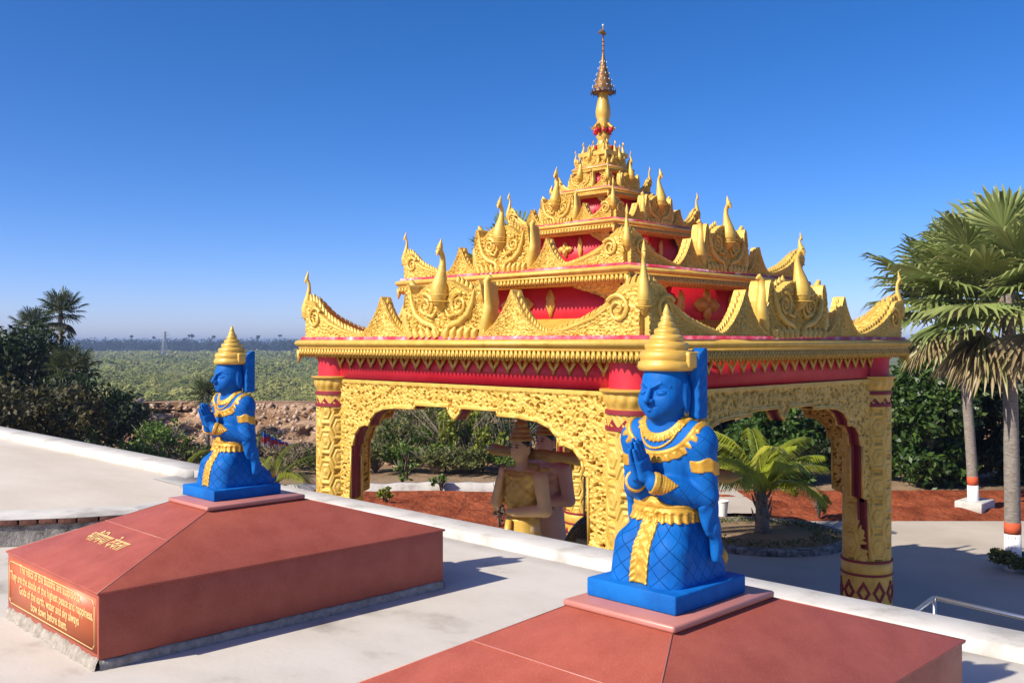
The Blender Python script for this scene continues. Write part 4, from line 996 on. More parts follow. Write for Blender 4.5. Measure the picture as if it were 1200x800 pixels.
make_bearer('pink robed figure standing close behind the ochre figure under the pole', PINK, PINK, gpz(641, 400+((CAMZ-GZ)*F/21.2), GZ))
g = G(); g.box(-4.7, 4.7, -4.7, 4.7, Z(GZ), Z(GZ+.08), 0); o = g.build('bounce_floor', CONC, pav); _b = o.data  # unseen pale floor, added to bounce light up onto the bearers
# ------------------------------------------------------------------ HANDRAIL below the kerb, low walls, planter, bits
hr = empty('handrail', gp(1095, 9.6, -1.5), 'bent steel handrail beyond the kerb at the lower right', 'railing')
hb = hr.location
def loc_(px, d, z): v = gp(px, d, z)-hb; return (v.x, v.y, v.z)
zr = zat(700, 9.6)
dR = (CAMZ-zr)*F/(722-400)
g = G(); g.tube([loc_(1052, 8.75, zr-.02), loc_(1094, 9.6, zr), loc_(1097, 9.6, zr), loc_(1215, dR*.985, zr), loc_(1420, dR*.83, zr)], .022, 10); g.build('top_rail', STEEL, hr, smooth=True)
g = G(); g.tube([loc_(1095, 9.6, zr), loc_(1095, 9.6, -1.5)], .02, 10); g.build('post', STEEL, hr, smooth=True)
g = G(); g.tube([loc_(1330, dR*.9, zr), loc_(1330, dR*.9, -1.5)], .02, 10); g.build('post', STEEL, hr, smooth=True)
g = G(); g.tube([loc_(1058, 8.85, zr), loc_(1058, 8.85, -1.5)], .02, 10); g.build('post', STEEL, hr, smooth=True)
g = G(); g.box(7.56, 11.2, -6, 2.6, GZ, -1.5); struct(g.build('stair_landing', CONC))
# low white wall behind the red soil
A0, A1 = gpz(255, 568, GZ+.45), gpz(740, 563, GZ+.45)
d_ = (A1-A0).normalized(); n_ = Vector((-d_.y, d_.x, 0))
g = G(); L_ = (A1-A0).length; k_ = 40; V = []
for i in range(k_+1):
    p = d_*(L_*i/k_); j = .03*math.sin(i*1.9)+.02*math.sin(i*.7)
    V.append([(p.x, p.y, -.1), (p.x, p.y, .42+j), (p.x+n_.x*.22, p.y+n_.y*.22, .44+j), (p.x+n_.x*.22, p.y+n_.y*.22, -.1)])
g.grid(np.array(V)); meta(g.build('boundary_wall', KERBM, loc=(A0.x, A0.y, GZ)), 'low whitewashed boundary wall between the red soil and the scrub', 'wall')
# planter ring for the coconut palm
pc = gp(893, 28.7, GZ-.05)
pl = empty('planter', pc, 'low round stone planter in shade at the foot of the coconut palm', 'planter')
g = G(); g.lathe([(2.55, 0), (2.57, .20), (2.5, .24), (2.3, .24), (2.28, .15)], 48, capt=False, capb=False); g.build('kerb_ring', STONEW, pl, smooth=True, angle=40)
g = G(); g.lathe([(2.29, .14), (2.0, .18), (.0, .22)], 40, capb=False, capt=False); g.build('soil_fill', DIRT, pl, smooth=True)
# bucket, cloth
bk = gpz(846, 604, GZ+.2)
g = G(); g.lathe([(.16, 0), (.21, .46), (.23, .47), (.23, .50), (.19, .50), (.15, .04)], 20, capt=False); meta(g.build('bucket', WHITE, loc=bk, smooth=True, angle=40), 'small white bucket on the red soil beside the nearer blue statue', 'bucket')
def cloth_mat(): 
    m = bpy.data.materials.new('striped_cloth'); m.use_nodes = True; t = m.node_tree; b = t.nodes['Principled BSDF']
    at = t.nodes.new('ShaderNodeAttribute'); at.attribute_name = 'rnd'; r = t.nodes.new('ShaderNodeValToRGB'); r.color_ramp.interpolation = 'CONSTANT'
    r.color_ramp.elements[0].color = (.62, .62, .66, 1); r.color_ramp.elements[1].position = .3; r.color_ramp.elements[1].color = (.62, .05, .05, 1)
    e = r.color_ramp.elements.new(.72); e.color = (.06, .17, .5, 1)
    t.links.new(at.outputs['Fac'], r.inputs[0]); t.links.new(r.outputs[0], b.inputs['Base Color']); b.inputs['Roughness'].default_value = .8; return m
U, Vv = np.meshgrid(np.linspace(0, 1, 60), np.linspace(0, 1, 14), indexing='ij')
p0, p1 = gp(306, 46.5, 0), gp(346, 47.5, 0)
zt_ = np.interp(U, [0, .5, 1], [zat(506, 46), zat(517, 46), zat(526, 46)]); zb_ = np.interp(U, [0, .5, 1], [zat(524, 46), zat(528, 46), zat(530, 46)])
fold = .10*np.sin(U*60)
P = np.stack([p0.x+(p1.x-p0.x)*U+fold*.6-(1-Vv)*.4*0, p0.y+(p1.y-p0.y)*U+fold*.6, zb_+(zt_-zb_)*Vv+.03*np.sin(U*37)], -1)
g = G(); g.grid(P-np.array([p0.x, p0.y, 0]), a=(Vv+.12*np.sin(U*25)).ravel().clip(0.01, 1)); 
meta(g.build('tarpaulin', cloth_mat(), loc=(p0.x, p0.y, 0), smooth=True), 'red, white and blue pleated tarpaulin below the dirt bank behind the farther statue', 'tarpaulin')
# ------------------------------------------------------------------ VEGETATION
def leaves(g, C, size, rn, outward=None, asp=.5, droop=.2):
    """C: (n,3) leaf centres -> pointed quads with random facing"""
    n = len(C); d = rn.normal(size=(n, 3)); d[:, 2] -= droop
    if outward is not None: d += outward*.8
    d /= np.linalg.norm(d, axis=1)[:, None]
    u = np.cross(d, rn.normal(size=(n, 3))); u /= np.linalg.norm(u, axis=1)[:, None]
    s = size*rn.uniform(.6, 1.25, n)[:, None]; nn = np.cross(d, u)
    V = np.stack([C-d*s, C+u*s*asp-nn*s*.12, C+d*s-nn*s*.25*0, C-u*s*asp-nn*s*.12], 1).reshape(-1, 3)
    q = np.arange(n*4).reshape(n, 4)
    g.add(V, q, np.repeat(np.clip(rn.normal(.45, .25, n), .01, 1), 4)); return g
def crown_pts(rn, blobs, n, shell=.55):
    """blobs: (cx,cy,cz,rx,ry,rz); leaf centres crowd the outer shell of each blob with clumps and gaps"""
    out, od = [], []
    vol = np.array([b[3]*b[4]*b[5] for b in blobs])**(2/3); cnt = (n*vol/vol.sum()).astype(int)
    for b, m in zip(blobs, cnt):
        k = max(6, m//26); cd = rn.normal(size=(k, 3)); cd /= np.linalg.norm(cd, axis=1)[:, None]
        cc = cd*rn.uniform(shell, 1.02, k)[:, None]
        ci = rn.integers(0, k, m); p = cc[ci]+rn.normal(size=(m, 3))*.15
        out.append(p*np.array(b[3:6])+np.array(b[:3])); od.append(cd[ci])
    return np.concatenate(out), np.concatenate(od)
def limbs(g, rn, H, blobs, r):
    g.tube([(0, 0, -.1), (.05*H*rn.normal(), .04*H*rn.normal(), H*.35), (.05*H*rn.normal(), .05*H*rn.normal(), H*.65)], [r*1.3, r, r*.7], 9)
    for b in blobs:
        g.tube([(0, 0, H*.3), (b[0]*.5, b[1]*.5, H*.3+(b[2]-H*.3)*.6), (b[0]+.2*b[3]*rn.normal(), b[1]+.2*b[3]*rn.normal(), b[2]+.3*b[5])], [r*.7, r*.4, r*.1], 6)
def tree(name, loc, blobs, n, size, lm, label, cat='tree', group=None, seed=1, r=.12, H=None, asp=.5, tm=None):
    rn = np.random.default_rng(seed); t = empty(name, loc, label, cat, group)
    H = H or max(b[2] for b in blobs)
    g = G(); limbs(g, rn, H, blobs, r); g.build('trunk', tm or BARK, t, smooth=True)
    C, o = crown_pts(rn, blobs, n); g = G(); leaves(g, C, size, rn, o, asp); g.build('crown', lm, t, fix=False)
    return t
def shrub(loc, rad, h, n, size, lm, label, seed, group=None, name='shrub', twigs=14, cat='shrub', tm=None, shell=.3):
    rn = np.random.default_rng(seed); t = empty(name, loc, label, cat, group)
    g = G()
    for i in range(twigs):
        a = rn.uniform(0, 6.28); q = rn.uniform(.3, 1)*rad; hh_ = h*rn.uniform(.6, 1.05)
        g.tube([(0, 0, 0), (q*.4*math.cos(a), q*.4*math.sin(a), hh_*.5), (q*math.cos(a)+rn.normal()*.1*rad, q*math.sin(a), hh_)], [.03*h**.5, .02*h**.5, .006], 5)
    g.build('stems', tm or DARKW, t)
    bl = [(rn.normal()*rad*.35, rn.normal()*rad*.35, h*rn.uniform(.45, .75), rad*rn.uniform(.45, .7), rad*rn.uniform(.45, .7), h*rn.uniform(.28, .42)) for _ in range(4)]
    C, o = crown_pts(rn, bl, n, shell); C[:, 2] = np.maximum(C[:, 2], .03); g = G(); leaves(g, C, size, rn, o*.5, .45); g.build('foliage', lm, t, fix=False)
    return t
def fan_leaf(g, base, d, up_, L, pet, rn, tone, nb=30, span=2.55):
    d = d/np.linalg.norm(d); s = np.cross(d, up_); s /= np.linalg.norm(s)+1e-9; n = np.cross(s, d)
    c = base+d*pet+np.array([0, 0, -.06*pet])
    g.tube([base, base+d*pet*.5+n*.03, c], [.035, .025, .018], 4, a=min(1, tone+.25))
    ang = np.linspace(-span, span, nb)
    V, Fq, A = [], [], []
    for i, a in enumerate(ang):
        bd_ = d*math.cos(a)+s*math.sin(a)+n*(.25*math.cos(a*1.2)*rn.uniform(.6, 1.2)); bd_ /= np.linalg.norm(bd_)
        sd = -d*math.sin(a)+s*math.cos(a); l = L*(.72+.28*math.cos(a*.6))*rn.uniform(.9, 1.05); w = l*.042
        p1 = c+bd_*l*.45; p2 = c+bd_*l*.8+np.array([0, 0, -.05*l]); p3 = c+bd_*l+np.array([0, 0, -.17*l*rn.uniform(.5, 1.6)])
        b = len(V); fo = n*w*.7
        V += [c, p1+sd*w+fo, p1-fo*.2, p1-sd*w+fo, p2+sd*w*.75+fo*.6, p2-fo*.2, p2-sd*w*.75+fo*.6, p3]
        Fq += [(b, b+1, b+2), (b, b+2, b+3), (b+1, b+4, b+5, b+2), (b+2, b+5, b+6, b+3), (b+4, b+7, b+5), (b+5, b+7, b+6)]
        tv = np.clip(tone+rn.normal()*.08, .02, 1); A += [tv]*7+[min(1, tv+.12)]
    g.add(np.array(V), Fq, np.array(A))
def fan_palm(loc, trunkH, rad, nleaf, label, seed, skirt=0, tr=.14, lean=(0, 0), painted=False, group='fan palms', nb=24, squash=1.0, name='fan_palm', lm=None):
    rn = np.random.default_rng(seed); t = empty(name, loc, label, 'palm tree', group)
    def P(f_): return (lean[0]*f_**1.5, lean[1]*f_**1.5, trunkH*f_)
    g = G(); fs = np.linspace(0, 1, 60); g.tube([P(f_) for f_ in fs], [tr*(1.0-.22*f_)*(1+.035*(i % 2)) for i, f_ in enumerate(fs)], 14); g.build('trunk', BARK, t, smooth=True)
    if painted:
        for (a_, b_, m_, nm) in ((.0, .95, WHITE, 'limewash_band'), (.95, 1.25, REDP, 'red_band')):
            g = G(); g.tube([P(a_/trunkH+.0001), P((a_+b_)/2/trunkH), P(b_/trunkH)], [tr*1.035*(1-.22*a_/trunkH), tr*1.03, tr*1.035*(1-.22*b_/trunkH)], 16); g.build(nm, m_, t, smooth=True)
    top = np.array(P(1.0)); g = G()
    for i in range(nleaf):
        f_ = (i+.5)/nleaf; el = math.asin(np.clip(1-1.62*f_, -1, 1)); az = i*2.39996+rn.normal()*.2
        d = np.array([math.cos(el)*math.cos(az), math.cos(el)*math.sin(az), math.sin(el)*squash])
        pet = rad*rn.uniform(.42, .60); L = rad*.50*rn.uniform(.85, 1.15)
        tone = .47+.12*rn.normal()-.12*(f_ > .6)
        fan_leaf(g, top+np.array([0, 0, .1]), d, np.array([0, 0, 1.]), L, pet, rn, tone, int(nb*1.3))
    for i in range(skirt):
        az = rn.uniform(0, 6.28); d = np.array([math.cos(az)*.55, math.sin(az)*.55, -rn.uniform(.7, 1.2)])
        fan_leaf(g, top+np.array([0, 0, -.1-.25*rn.random()]), d, np.array([0, 0, 1.]), rad*.5, rad*.42, rn, .9+.08*rn.normal(), 20, 1.3)
    g.build('crown', lm or FAN, t, fix=False); return t
# the two painted palms at the right
dp = (CAMZ-GZ)*F/(668-400)
pR = fan_palm(gp(1187, dp, GZ), zat(335, dp)-GZ, 2.9, 37, 'nearer fan palm at the right edge with a white and red painted trunk', 11, skirt=9, tr=.20, lean=(-.25, .05), painted=True, nb=26)
dp2 = (CAMZ-GZ)*F/(600-400)
pR2 = fan_palm(gp(1141, dp2, GZ), zat(340, dp2)-GZ, 3.1, 36, 'farther fan palm with a red and white trunk set in a concrete block', 12, skirt=9, tr=.18, lean=(-.75, .35), painted=True, nb=24)
g = G(); v = gp(1141, dp2, GZ); g.box(-.55, .75, -.45, .45, 0, .42); meta(g.build('tree_block', KERBM, loc=v, bevel=.04), 'broken concrete block round the foot of the farther painted palm', 'block')
fan_palm(gp(662, 40, GZ), zat(322, 40)-GZ, 2.9, 34, 'palm whose leaf tips show above the second roof tier of the pavilion', 13, tr=.2, nb=22, lean=(-1.45, 1.45))
dl = 62
fan_palm(gp(71, dl, GZ), zat(363, dl)-GZ, 1.75, 26, 'tall lone palm against the sky above the dark trees at the left', 14, skirt=4, tr=.16, nb=18, lm=FAN_DARK)
fan_palm(gp(38, 56, GZ), zat(383, 56)-GZ, 1.5, 24, 'shorter palm poking out of the dark trees left of the tall lone palm', 15, tr=.16, nb=18, lm=FAN_DARK)
fan_palm(gp(84, 50, GZ), zat(432, 50)-GZ, 1.6, 26, 'low palm among the dark trees below the tall lone palm', 16, tr=.18, nb=18, lm=FAN_DARK)
fan_palm(gp(243, 49, GZ), zat(462, 49)-GZ, 1.25, 22, 'small dark palm behind the hands of the farther blue statue', 17, tr=.14, nb=16, lm=FAN_DARK)
# low greenery at the foot of the nearer palm
shrub(gp(1187, dp-.1, GZ), .75, .5, 1400, .085, LEAF_SHRUB, 'low clipped greenery ringing the foot of the nearer painted palm', 21, twigs=10, name='ground_shrub')
# coconut palm
def coco(loc, n, L, stemH, label, seed, lm=COCO, name='coconut_palm', cat='palm tree', group=None, tr=.16, nleaf=34, elr=(.15, 1.35), curl=1.0):
    rn = np.random.default_rng(seed); t = empty(name, loc, label, cat, group)
    g = G(); g.tube([(0, 0, -.05), (.02, 0, stemH*.5), (0, .03, stemH), (0, 0, stemH*1.25)], [tr*1.15, tr, tr*.8, tr*.3], 12)
    for i in range(12):
        a = i*2.4; z_ = stemH*(.25+.07*i); g.tube([(tr*.8*math.cos(a), tr*.8*math.sin(a), z_), (tr*1.25*math.cos(a), tr*1.25*math.sin(a), z_+.18), (tr*1.6*math.cos(a), tr*1.6*math.sin(a), z_+.42)], [.05, .04, .012], 5)
    g.build('trunk', BARK, t, smooth=True)
    g = G()
    for i in range(n):
        az = i*2.39996+rn.normal()*.15; el = elr[0]+(elr[1]-elr[0])*((i+.5)/n)
        l = L*rn.uniform(.85, 1.1); k = 22; pts = []; p = np.array([0, 0, stemH]); e_ = el
        for q in range(k):
            pts.append(p.copy()); st_ = l/k; p = p+st_*np.array([math.cos(e_)*math.cos(az), math.cos(e_)*math.sin(az), math.sin(e_)])
            e_ -= curl*(.045+.03*q/k)*rn.uniform(.8, 1.2)*(1.25 if el < .7 else 1)
        pts = np.array(pts); tone = np.clip(.45+.22*rn.normal(), .05, .95)
        g.tube(pts, np.linspace(.028, .006, k), 5, a=min(1, tone+.2))
        T = np.gradient(pts, axis=0); T /= np.linalg.norm(T, axis=1)[:, None]
        side = np.array([-math.sin(az), math.cos(az), 0])
        f_ = np.linspace(.12, 1, nleaf)
        for q in f_:
            j = q*(k-1); i0 = min(int(j), k-2); b = pts[i0]+(pts[i0+1]-pts[i0])*(j-i0); tg = T[i0]
            for s in (-1, 1):
                ll = l*.30*math.sin(math.pi*(.12+.80*q))**.7*rn.uniform(.85, 1.1); dd = tg*.75+side*s*.75+np.array([0, 0, .12]); dd /= np.linalg.norm(dd)
                w_ = np.cross(dd, np.array([0, 0, 1.])); w_ /= np.linalg.norm(w_)+1e-6; w_ *= .011+.004*l
                m1 = b+dd*ll*.5+np.array([0, 0, -.03*ll]); e1 = b+dd*ll+np.array([0, 0, -.62*ll])
                tv = float(np.clip(tone+rn.normal()*.1, .02, 1)); g.add([b, m1+w_, e1, m1-w_], [(0, 1, 2, 3)], tv)
    g.build('crown', lm, t, fix=False); return t
coco(pc+Vector((0, 0, .15)), 17, 2.7, 1.2, 'young coconut palm with bright yellow green fronds seen through the right arch', 31, tr=.20, nleaf=64, elr=(.55, 1.5), curl=.98)
coco(gp(322, 37, GZ), 9, 2.3, .35, 'young areca palm with lime fronds just behind the base of the farther statue', 32, lm=LEAF_LIME, name='areca_palm', tr=.07, nleaf=30, elr=(.5, 1.4))
coco(gp(212, 36, GZ), 10, 2.0, .4, 'lime areca fronds behind the left parapet', 33, lm=LEAF_LIME, name='areca_palm', tr=.07, nleaf=30, elr=(.4, 1.4))
# trees at the left
tree('broadleaf_tree', gp(20, 52, GZ), [(-1.5, 1, 5.2, 2.2, 2.2, 1.5), (.6, -.6, 5.6, 2.0, 2.0, 1.3), (1.2, .5, 3.6, 2.4, 2.2, 1.8), (-1.6, 0, 3.0, 2.4, 2.2, 1.7)], 9000, .17, LEAF_DARK, 'tall dark crowned tree at the left edge under the shorter palm', 'tree', 'trees at the left', 41, .2)
tree('broadleaf_tree', gp(38, 40, GZ), [(-1.2, 0, 3.0, 1.9, 1.9, 1.4), (1.1, -.6, 2.7, 1.7, 1.7, 1.3), (0, .5, 1.5, 2.2, 2.0, 1.4), (-2.8, 1.8, 2.4, 1.8, 1.8, 1.6)], 7500, .15, LEAF_OLIVE, 'nearer olive brown leafed tree just above the left parapet', 'tree', 'trees at the left', 42, .16)
tree('broadleaf_tree', gp(106, 47, GZ), [(-.6, .2, 3.0, 1.6, 1.6, 1.1), (.7, -.7, 2.4, 1.7, 1.7, 1.2), (-.1, 0, 1.3, 2.2, 2.0, 1.3)], 7000, .14, LEAF_DARK, 'dark spreading tree with its right side overlapping the bare dirt bank', 'tree', 'trees at the left', 43, .16)
# right hand mango trees and the ones seen through the right arch
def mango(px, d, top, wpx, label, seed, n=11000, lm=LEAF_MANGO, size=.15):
    H = zat(top, d)-GZ; w_ = wpx/2*d/F; rn = np.random.default_rng(seed)
    bl = [(rn.normal()*w_*.15, rn.normal()*w_*.15, H*.80, w_*.62, w_*.62, H*.22)]
    for k in range(7):
        a = k/7*6.28+rn.uniform(-.3, .3); q = w_*.55; bl.append((q*math.cos(a), q*math.sin(a), H*rn.uniform(.30, .68), w_*.48, w_*.48, H*.22))
    for k in range(4):
        a = k/4*6.28+rn.uniform(-.3, .3); q = w_*.5; bl.append((q*math.cos(a), q*math.sin(a), H*.17, w_*.42, w_*.42, H*.15))
    return tree('mango_tree', gp(px, d, GZ), bl, n, size, lm, label, 'tree', 'dense trees behind the road', seed, .22, H*.6)
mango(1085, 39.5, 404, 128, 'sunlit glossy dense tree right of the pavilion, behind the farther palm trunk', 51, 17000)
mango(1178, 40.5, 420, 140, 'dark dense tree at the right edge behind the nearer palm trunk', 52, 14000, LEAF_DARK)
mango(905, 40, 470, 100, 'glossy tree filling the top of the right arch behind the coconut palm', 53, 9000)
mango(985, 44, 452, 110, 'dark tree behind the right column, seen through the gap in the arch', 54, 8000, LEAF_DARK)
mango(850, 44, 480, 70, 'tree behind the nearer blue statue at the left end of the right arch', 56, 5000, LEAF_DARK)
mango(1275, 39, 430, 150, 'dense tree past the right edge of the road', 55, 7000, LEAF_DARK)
# scrub on the bank seen through the left arch
sp_ = [(455, 45.5, 2.2, 2.0, LEAF_SHRUB), (490, 49, 2.6, 2.4, LEAF_DARK), (530, 46, 2.4, 2.6, LEAF_SHRUB), (565, 50, 2.8, 2.6, LEAF_SHRUB), (598, 46, 2.3, 2.4, LEAF_DARK), (520, 51.5, 2.4, 1.9, LEAF_DARK), (585, 52.5, 2.6, 2.3, LEAF_SHRUB), (448, 52, 2.1, 1.5, LEAF_DARK), (640, 48, 2.6, 2.8, LEAF_SHRUB), (680, 50, 2.8, 2.8, LEAF_SHRUB), (550, 44.2, 1.5, 1.5, LEAF_DRY)]
sl_ = ['olive scrub bush at the left side of the left arch, above the low wall', 'dark green scrub bush high on the bank left of the arch pendant', 'large twiggy olive bush under the arch pendant', 'olive bush on the upper bank right of the arch pendant', 'dark scrub bush just left of the ochre figure', 'dark scrub along the top of the bank under the arch crown', 'olive scrub on the bank top above the ochre figure', 'dark low scrub behind the left pier of the left arch', 'twiggy bush on the bank behind the ochre figure', 'twiggy bush on the bank behind the honeycomb far column', 'dry bare twigged bush in front of the olive bushes by the low wall']
for i, ((px, d, rad, h, lm), lb) in enumerate(zip(sp_, sl_)):
    shrub(gp(px, d, bank_z(0, d)-.1), rad, h, 1700 if lm is not LEAF_DRY else 700, .10, LEAF_SHRUB if lm is LEAF_DARK and i % 4 else lm, lb, 60+i, 'scrub on the bank', twigs=34, shell=.2, tm=DARKW)
for i, (px, d, rad, h, lm, lb) in enumerate(((440, 43.2, 1.3, 1.5, LEAF_SHRUB, 'low olive scrub touching the left pier just above the low wall'), (476, 43, 1.5, 1.3, LEAF_BRIGHT, 'low fresh green scrub right behind the low wall, left of the arch pendant'), (510, 42.6, 1.3, 1.2, LEAF_SHRUB, 'low scrub at the foot of the tallest sapling behind the low wall'), (552, 42.8, 1.5, 1.4, LEAF_SHRUB, 'low scrub behind the low wall, right of the arch pendant'), (590, 42.6, 1.3, 1.3, LEAF_BRIGHT, 'low green scrub behind the low wall next to the ochre figure'), (500, 46.5, 1.8, 1.9, LEAF_BRIGHT, 'fresh green bush halfway up the bank, left of the pendant'))):
    shrub(gp(px, d, bank_z(0, d)-.2 if d > 46 else GZ), rad, h, 2000, .095, lm, lb, 130+i, 'scrub on the bank', twigs=24, shell=.2)
# yellow leafed saplings
for i, (px, d, h, lb) in enumerate(((522, 43.5, 2.7, 'yellow leafed sapling above the low wall, under the pendant of the left arch'), (566, 43.4, 2.5, 'yellow leafed sapling above the low wall, right of the arch pendant'), (541, 44, 3.4, 'tallest yellow leafed sapling, between the other two behind the low wall'), (590, 43, 1.8, 'small yellow green sapling beside the ochre figure'))):
    shrub(gp(px, d, GZ), .8, h, 520, .14, LEAF_LIME, lb, 80+i, 'yellow saplings', name='sapling', twigs=8, cat='sapling', shell=.5)
for i, (px, py, rad, h, n, lm, lb) in enumerate(((454, 590, .38, .62, 420, LEAF_LIME, 'round bright green plant on the red soil just past the kerb'), (472, 566, .5, .95, 260, LEAF_BRIGHT, 'spindly green plant in front of the low wall at the left of the arch'), (517, 577, .35, .7, 240, LEAF_BRIGHT, 'thin green sapling on the red soil in front of the low wall'), (585, 618, .25, 1.5, 120, LEAF_DRY, 'thin dry sapling stem beside the skirt of the ochre figure'), (960, 606, .35, .9, 200, LEAF_BRIGHT, 'thin young plant on the red soil seen through the right arch'))):
    shrub(gpz(px, py, GZ+.1), rad, h, n, .09, lm, lb, 90+i, 'young plants on the red soil', name='young_plant', twigs=7, cat='plant', shell=.3)
# scrub at the left, between parapet and bank
for i, (px, d, rad, h, lm, lb) in enumerate(((160, 42, 1.6, 1.6, LEAF_BRIGHT, 'green bush above the left parapet, right of the dark trees'), (192, 44, 1.8, 2.3, LEAF_BRIGHT, 'taller leafy bush standing against the dirt bank'), (225, 43.5, 1.3, 1.3, LEAF_SHRUB, 'low olive bush left of the farther statue skirt'), (352, 44.5, 1.8, 1.2, LEAF_DRY, 'dry grey scrub between the farther statue and the pavilion column'), (372, 43, 1.5, 1.3, LEAF_SHRUB, 'dull green scrub beside the left column'), (335, 42, 1.2, 1.2, LEAF_DRY, 'dry twiggy scrub behind the lime areca palm'), (300, 47, 1.4, 1.3, LEAF_SHRUB, 'small bush at the foot of the dirt bank behind the farther statue'), (140, 50, 1.2, 1.1, LEAF_SHRUB, 'little bush high on the bare bank by the dark tree'))):
    shrub(gp(px, d, max(GZ, bank_z(0, d)-.3) if d > 46 else GZ), rad, h, 1900 if lm is not LEAF_DRY else 900, .10, lm, lb, 110+i, 'scrub below the dirt bank', twigs=26, shell=.2)
# weeds along the planter
rn = np.random.default_rng(5); g = G(); C = []
for i in range(900):
    a = rn.uniform(0, 6.28); q = rn.uniform(1.5, 2.3); C.append((q*math.cos(a), q*math.sin(a), .22+.12*rn.random()))
leaves(g, np.array(C), .07, rn, None, .3, -.6); o = g.build('weeds', LEAF_SHRUB, fix=False, loc=pc); meta(o, 'short weeds growing in the round planter', 'weeds', kind='stuff')
# loose rocks on the bare bank (nobody could count them)
g = G()
for i in range(1700):
    r_ = rn.uniform(-32, -5); tt_ = rn.uniform(.02, .74); ii_ = int((r_+62)/124*619); jj_ = int(tt_*63)
    c_ = np.array([(prof_d[ii_, jj_]+BKA[ii_, jj_])*R2, (prof_d[ii_, jj_]-BKA[ii_, jj_])*R2, prof_z[ii_, jj_]])
    s_ = rn.gamma(1.6, .055)+.03; q = rn.normal(size=(6, 3))*.25+np.array([(1, 0, 0), (-1, 0, 0), (0, 1, 0), (0, -1, 0), (0, 0, .8), (0, 0, -.8)]); q = q*s_+c_
    g.add(q, [(0, 2, 4), (2, 1, 4), (1, 3, 4), (3, 0, 4), (2, 0, 5), (1, 2, 5), (3, 1, 5), (0, 3, 5)])
meta(g.build('rubble', mat('bank_rubble', (.30, .19, .12), (.54, .40, .29), sc=.8, rough=.95, bump=.5, bsc=6)), 'broken pinkish rubble strewn over the bare dirt bank', 'rubble', kind='stuff')
# mangrove flats and far forest
ico_v = []; 
import bmesh as _bm
b_ = _bm.new(); _bm.ops.create_icosphere(b_, subdivisions=2, radius=1); IV = np.array([v.co[:] for v in b_.verts]); IF = np.array([[v.index for v in f.verts] for f in b_.faces]); b_.free()
b_ = _bm.new(); _bm.ops.create_icosphere(b_, subdivisions=1, radius=1); JV = np.array([v.co[:] for v in b_.verts]); JF = np.array([[v.index for v in f.verts] for f in b_.faces]); b_.free()
def clumps(n, dfun, rfun, sfun, z0, seed, flat=.6, IVF=(JV, JF), spread=1):
    rn = np.random.default_rng(seed); g = G(); IV_, IF_ = IVF
    for i in range(n):
        d = dfun(rn); r_ = rfun(rn, d); s = sfun(rn, d)
        v = IV_*(1+.38*rn.normal(size=(len(IV_), 1)))*np.array([s, s, s*flat*rn.uniform(.7, 1.3)]); p = W(r_, d, z0)
        tone = np.clip(.45+.5*(vnoise(r_, d, .012, 3)-.5)+.2*rn.normal(), .02, 1)
        g.add(v+np.array([p.x, p.y, p.z+s*flat*.45]), IF_, np.clip(tone+.1*rn.normal(size=len(v)), .01, 1))
    return g
def leafy(n, dlo, dhi, pw, span, sfun, flat, per, lf, seed, z0=-14):
    rn = np.random.default_rng(seed); g = G(); d = dlo+(dhi-dlo)*rn.random(n)**pw; r_ = rn.uniform(span[0], span[1], n)*d+rn.normal(size=n)*6
    s = sfun(rn, d, r_); P = np.stack([(d+r_)*R2, (d-r_)*R2, z0+s*flat*.5], -1)
    off = rn.normal(size=(n, per, 3)); off /= np.linalg.norm(off, axis=2)[..., None]; off[..., 2] = np.abs(off[..., 2])*1.3-.3
    C = (P[:, None]+off*(s[:, None]*np.array([1, 1, flat]))[:, None]*rn.uniform(.55, 1.1, (n, per, 1))).reshape(-1, 3)
    m = len(C); N = off.reshape(-1, 3)*.6+.4*rn.normal(size=(m, 3))+np.array([-.25, 0, .8]); N /= np.linalg.norm(N, axis=1)[:, None]
    u = np.cross(N, rn.normal(size=(m, 3))); u /= np.linalg.norm(u, axis=1)[:, None]; v = np.cross(N, u); q = (np.repeat(s, per)*lf*rn.uniform(.6, 1.4, m))[:, None]
    V = np.stack([C-u*q, C+v*q*.7, C+u*q, C-v*q*.7], 1).reshape(-1, 3)
    tone = np.clip(np.repeat(.25+.75*(fbm(r_, d, .011, 3, 3))+.13*rn.normal(size=n), per)+.1*rn.normal(size=m), .02, 1)
    g.add(V, np.arange(m*4).reshape(m, 4), np.repeat(tone, 4)); return g
msz = lambda rn, d, r_: (.45+rn.gamma(2.0, .34, len(d)))*(1+d/700)*(.45+1.3*fbm(r_, d, .02, 3, 8))
g = leafy(6500, 105, 430, .9, (-.72, .3), msz, .65, 90, .12, 71)
g.merge(leafy(13000, 400, 1345, .85, (-.72, .3), msz, .5, 30, .2, 74))
meta(g.build('mangrove_scrub', MANGROVE, fix=False), 'wide green mangrove flats between the dirt bank and the far tree line', 'mangrove', kind='stuff')
g = leafy(2600, 1370, 1600, 1., (-.8, .5), lambda rn, d, r_: rn.uniform(5, 9, len(d)), 1.6, 70, .2, 72)
rn = np.random.default_rng(73)
for i in range(46):                                                  # palm heads rising out of the far tree line
    d = rn.uniform(1380, 1500); p = W(rn.uniform(-.6, .5)*d, d, -14); h_ = rn.uniform(21, 26)
    g.tube([p, p+Vector((0, 0, h_))], .45, 4, a=.3)
    v = JV*(1+.3*rn.normal(size=(len(JV), 1)))*np.array([3.2, 3.2, 2.1]); g.add(v+np.array([p.x, p.y, p.z+h_]), JF, .3)
meta(g.build('far_forest', FORESTM, fix=False), 'hazy blue tree line with palm heads along the horizon', 'forest', kind='stuff')
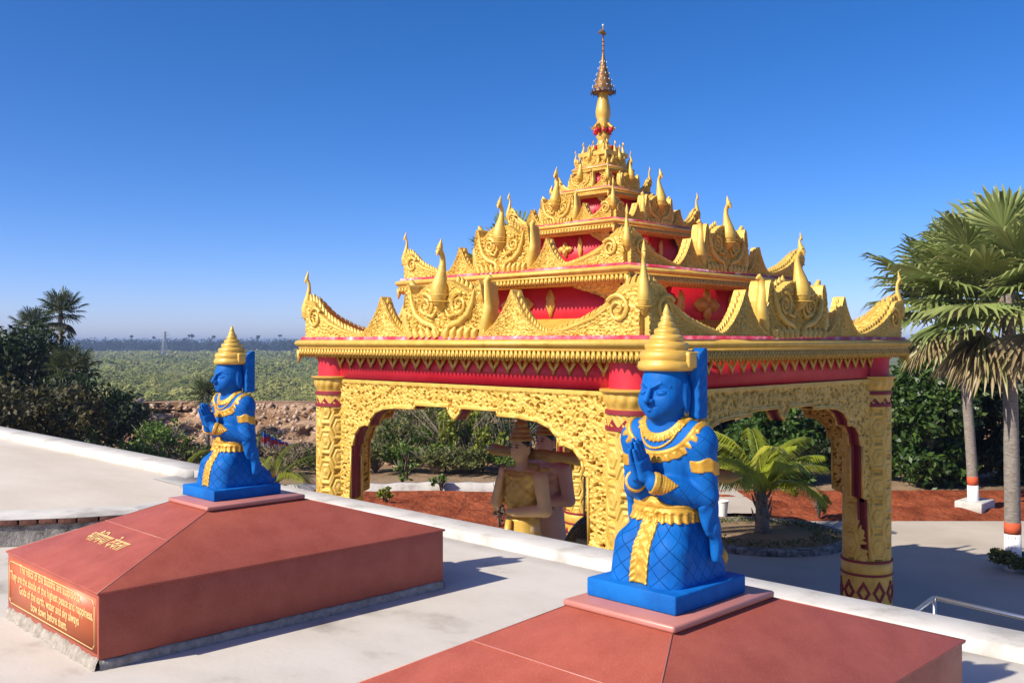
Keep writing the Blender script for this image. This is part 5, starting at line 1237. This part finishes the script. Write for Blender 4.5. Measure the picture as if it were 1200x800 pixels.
# lattice mast
mp_ = gp(193, 1000, -14); mt = empty('lattice_mast', mp_, 'faint lattice pylon rising from the mangrove flats beside the farther statue', 'pylon'); g = G(); H_ = zat(388, 1000)+14
for sx in (-1, 1):
    for sy in (-1, 1): g.tube([(sx*3.4, sy*3.4, 0), (sx*1.4, sy*1.4, H_*.6), (sx*.6, sy*.6, H_)], .28, 4)
for i in range(9):
    z_ = H_*i/9; w_ = np.interp(z_/H_, [0, .6, 1], [3.4, 1.4, .6]); w2 = np.interp((z_+H_/9)/H_, [0, .6, 1], [3.4, 1.4, .6])
    for (a_, b_) in (((-1, -1), (1, -1)), ((1, -1), (1, 1)), ((1, 1), (-1, 1)), ((-1, 1), (-1, -1))):
        g.tube([(a_[0]*w_, a_[1]*w_, z_), (b_[0]*w2, b_[1]*w2, z_+H_/9)], .18, 4); g.tube([(b_[0]*w_, b_[1]*w_, z_), (a_[0]*w2, a_[1]*w2, z_+H_/9)], .18, 4)
g.build('lattice_frame', MASTM, mt)
g = G()
for z_, w_ in ((.72, 6.5), (.84, 5.5), (.95, 4)): g.tube([tuple(W(-w_, 0, H_*z_)), tuple(W(w_, 0, H_*z_))], .22, 4)
g.build('cross_arms', MASTM, mt)
# long faces are cut to short ones (shadow rays leave very large triangles imprecisely)
def cut_long(o, L):
    bm = _bm.new(); bm.from_mesh(o.data)
    for _ in range(8):
        ed = [e for e in bm.edges if e.calc_length() > L]
        if not ed: break
        _bm.ops.subdivide_edges(bm, edges=ed, cuts=1, use_grid_fill=True)
    bm.to_mesh(o.data); bm.free()
for nme, L in (('platform', 1.2), ('road', 2.0), ('path', 2.0), ('kerb', 1.5), ('parapet_wall', 1.5), ('stair_landing', 1.5), ('ground', 4.0), ('terrace_rim', 1.0)):
    cut_long(bpy.data.objects[nme], L)
for o in list(bpy.data.objects):
    if o.name.split('.')[0] in ('side_slabs', 'sloping_top', 'cap_slab') and o.data.users and not o.data.get('cut'): cut_long(o, .5); o.data['cut'] = 1
# ------------------------------------------------------------------ AIR
g = G(); g.box(-400, 9000, -6000, 9000, -15.5, 13.5); hz = g.build('haze', STEEL)
hm = bpy.data.materials.new('haze_air'); hm.use_nodes = True; t = hm.node_tree; t.nodes.remove(t.nodes['Principled BSDF'])
pv = t.nodes.new('ShaderNodeVolumePrincipled'); pv.inputs['Color'].default_value = (.50, .66, .95, 1); pv.inputs['Density'].default_value = .00027; pv.inputs['Anisotropy'].default_value = .2
t.links.new(pv.outputs[0], t.nodes['Material Output'].inputs['Volume']); hz.data.materials[0] = hm
meta(hz, 'thin blue haze over the flats', 'haze', kind='stuff')
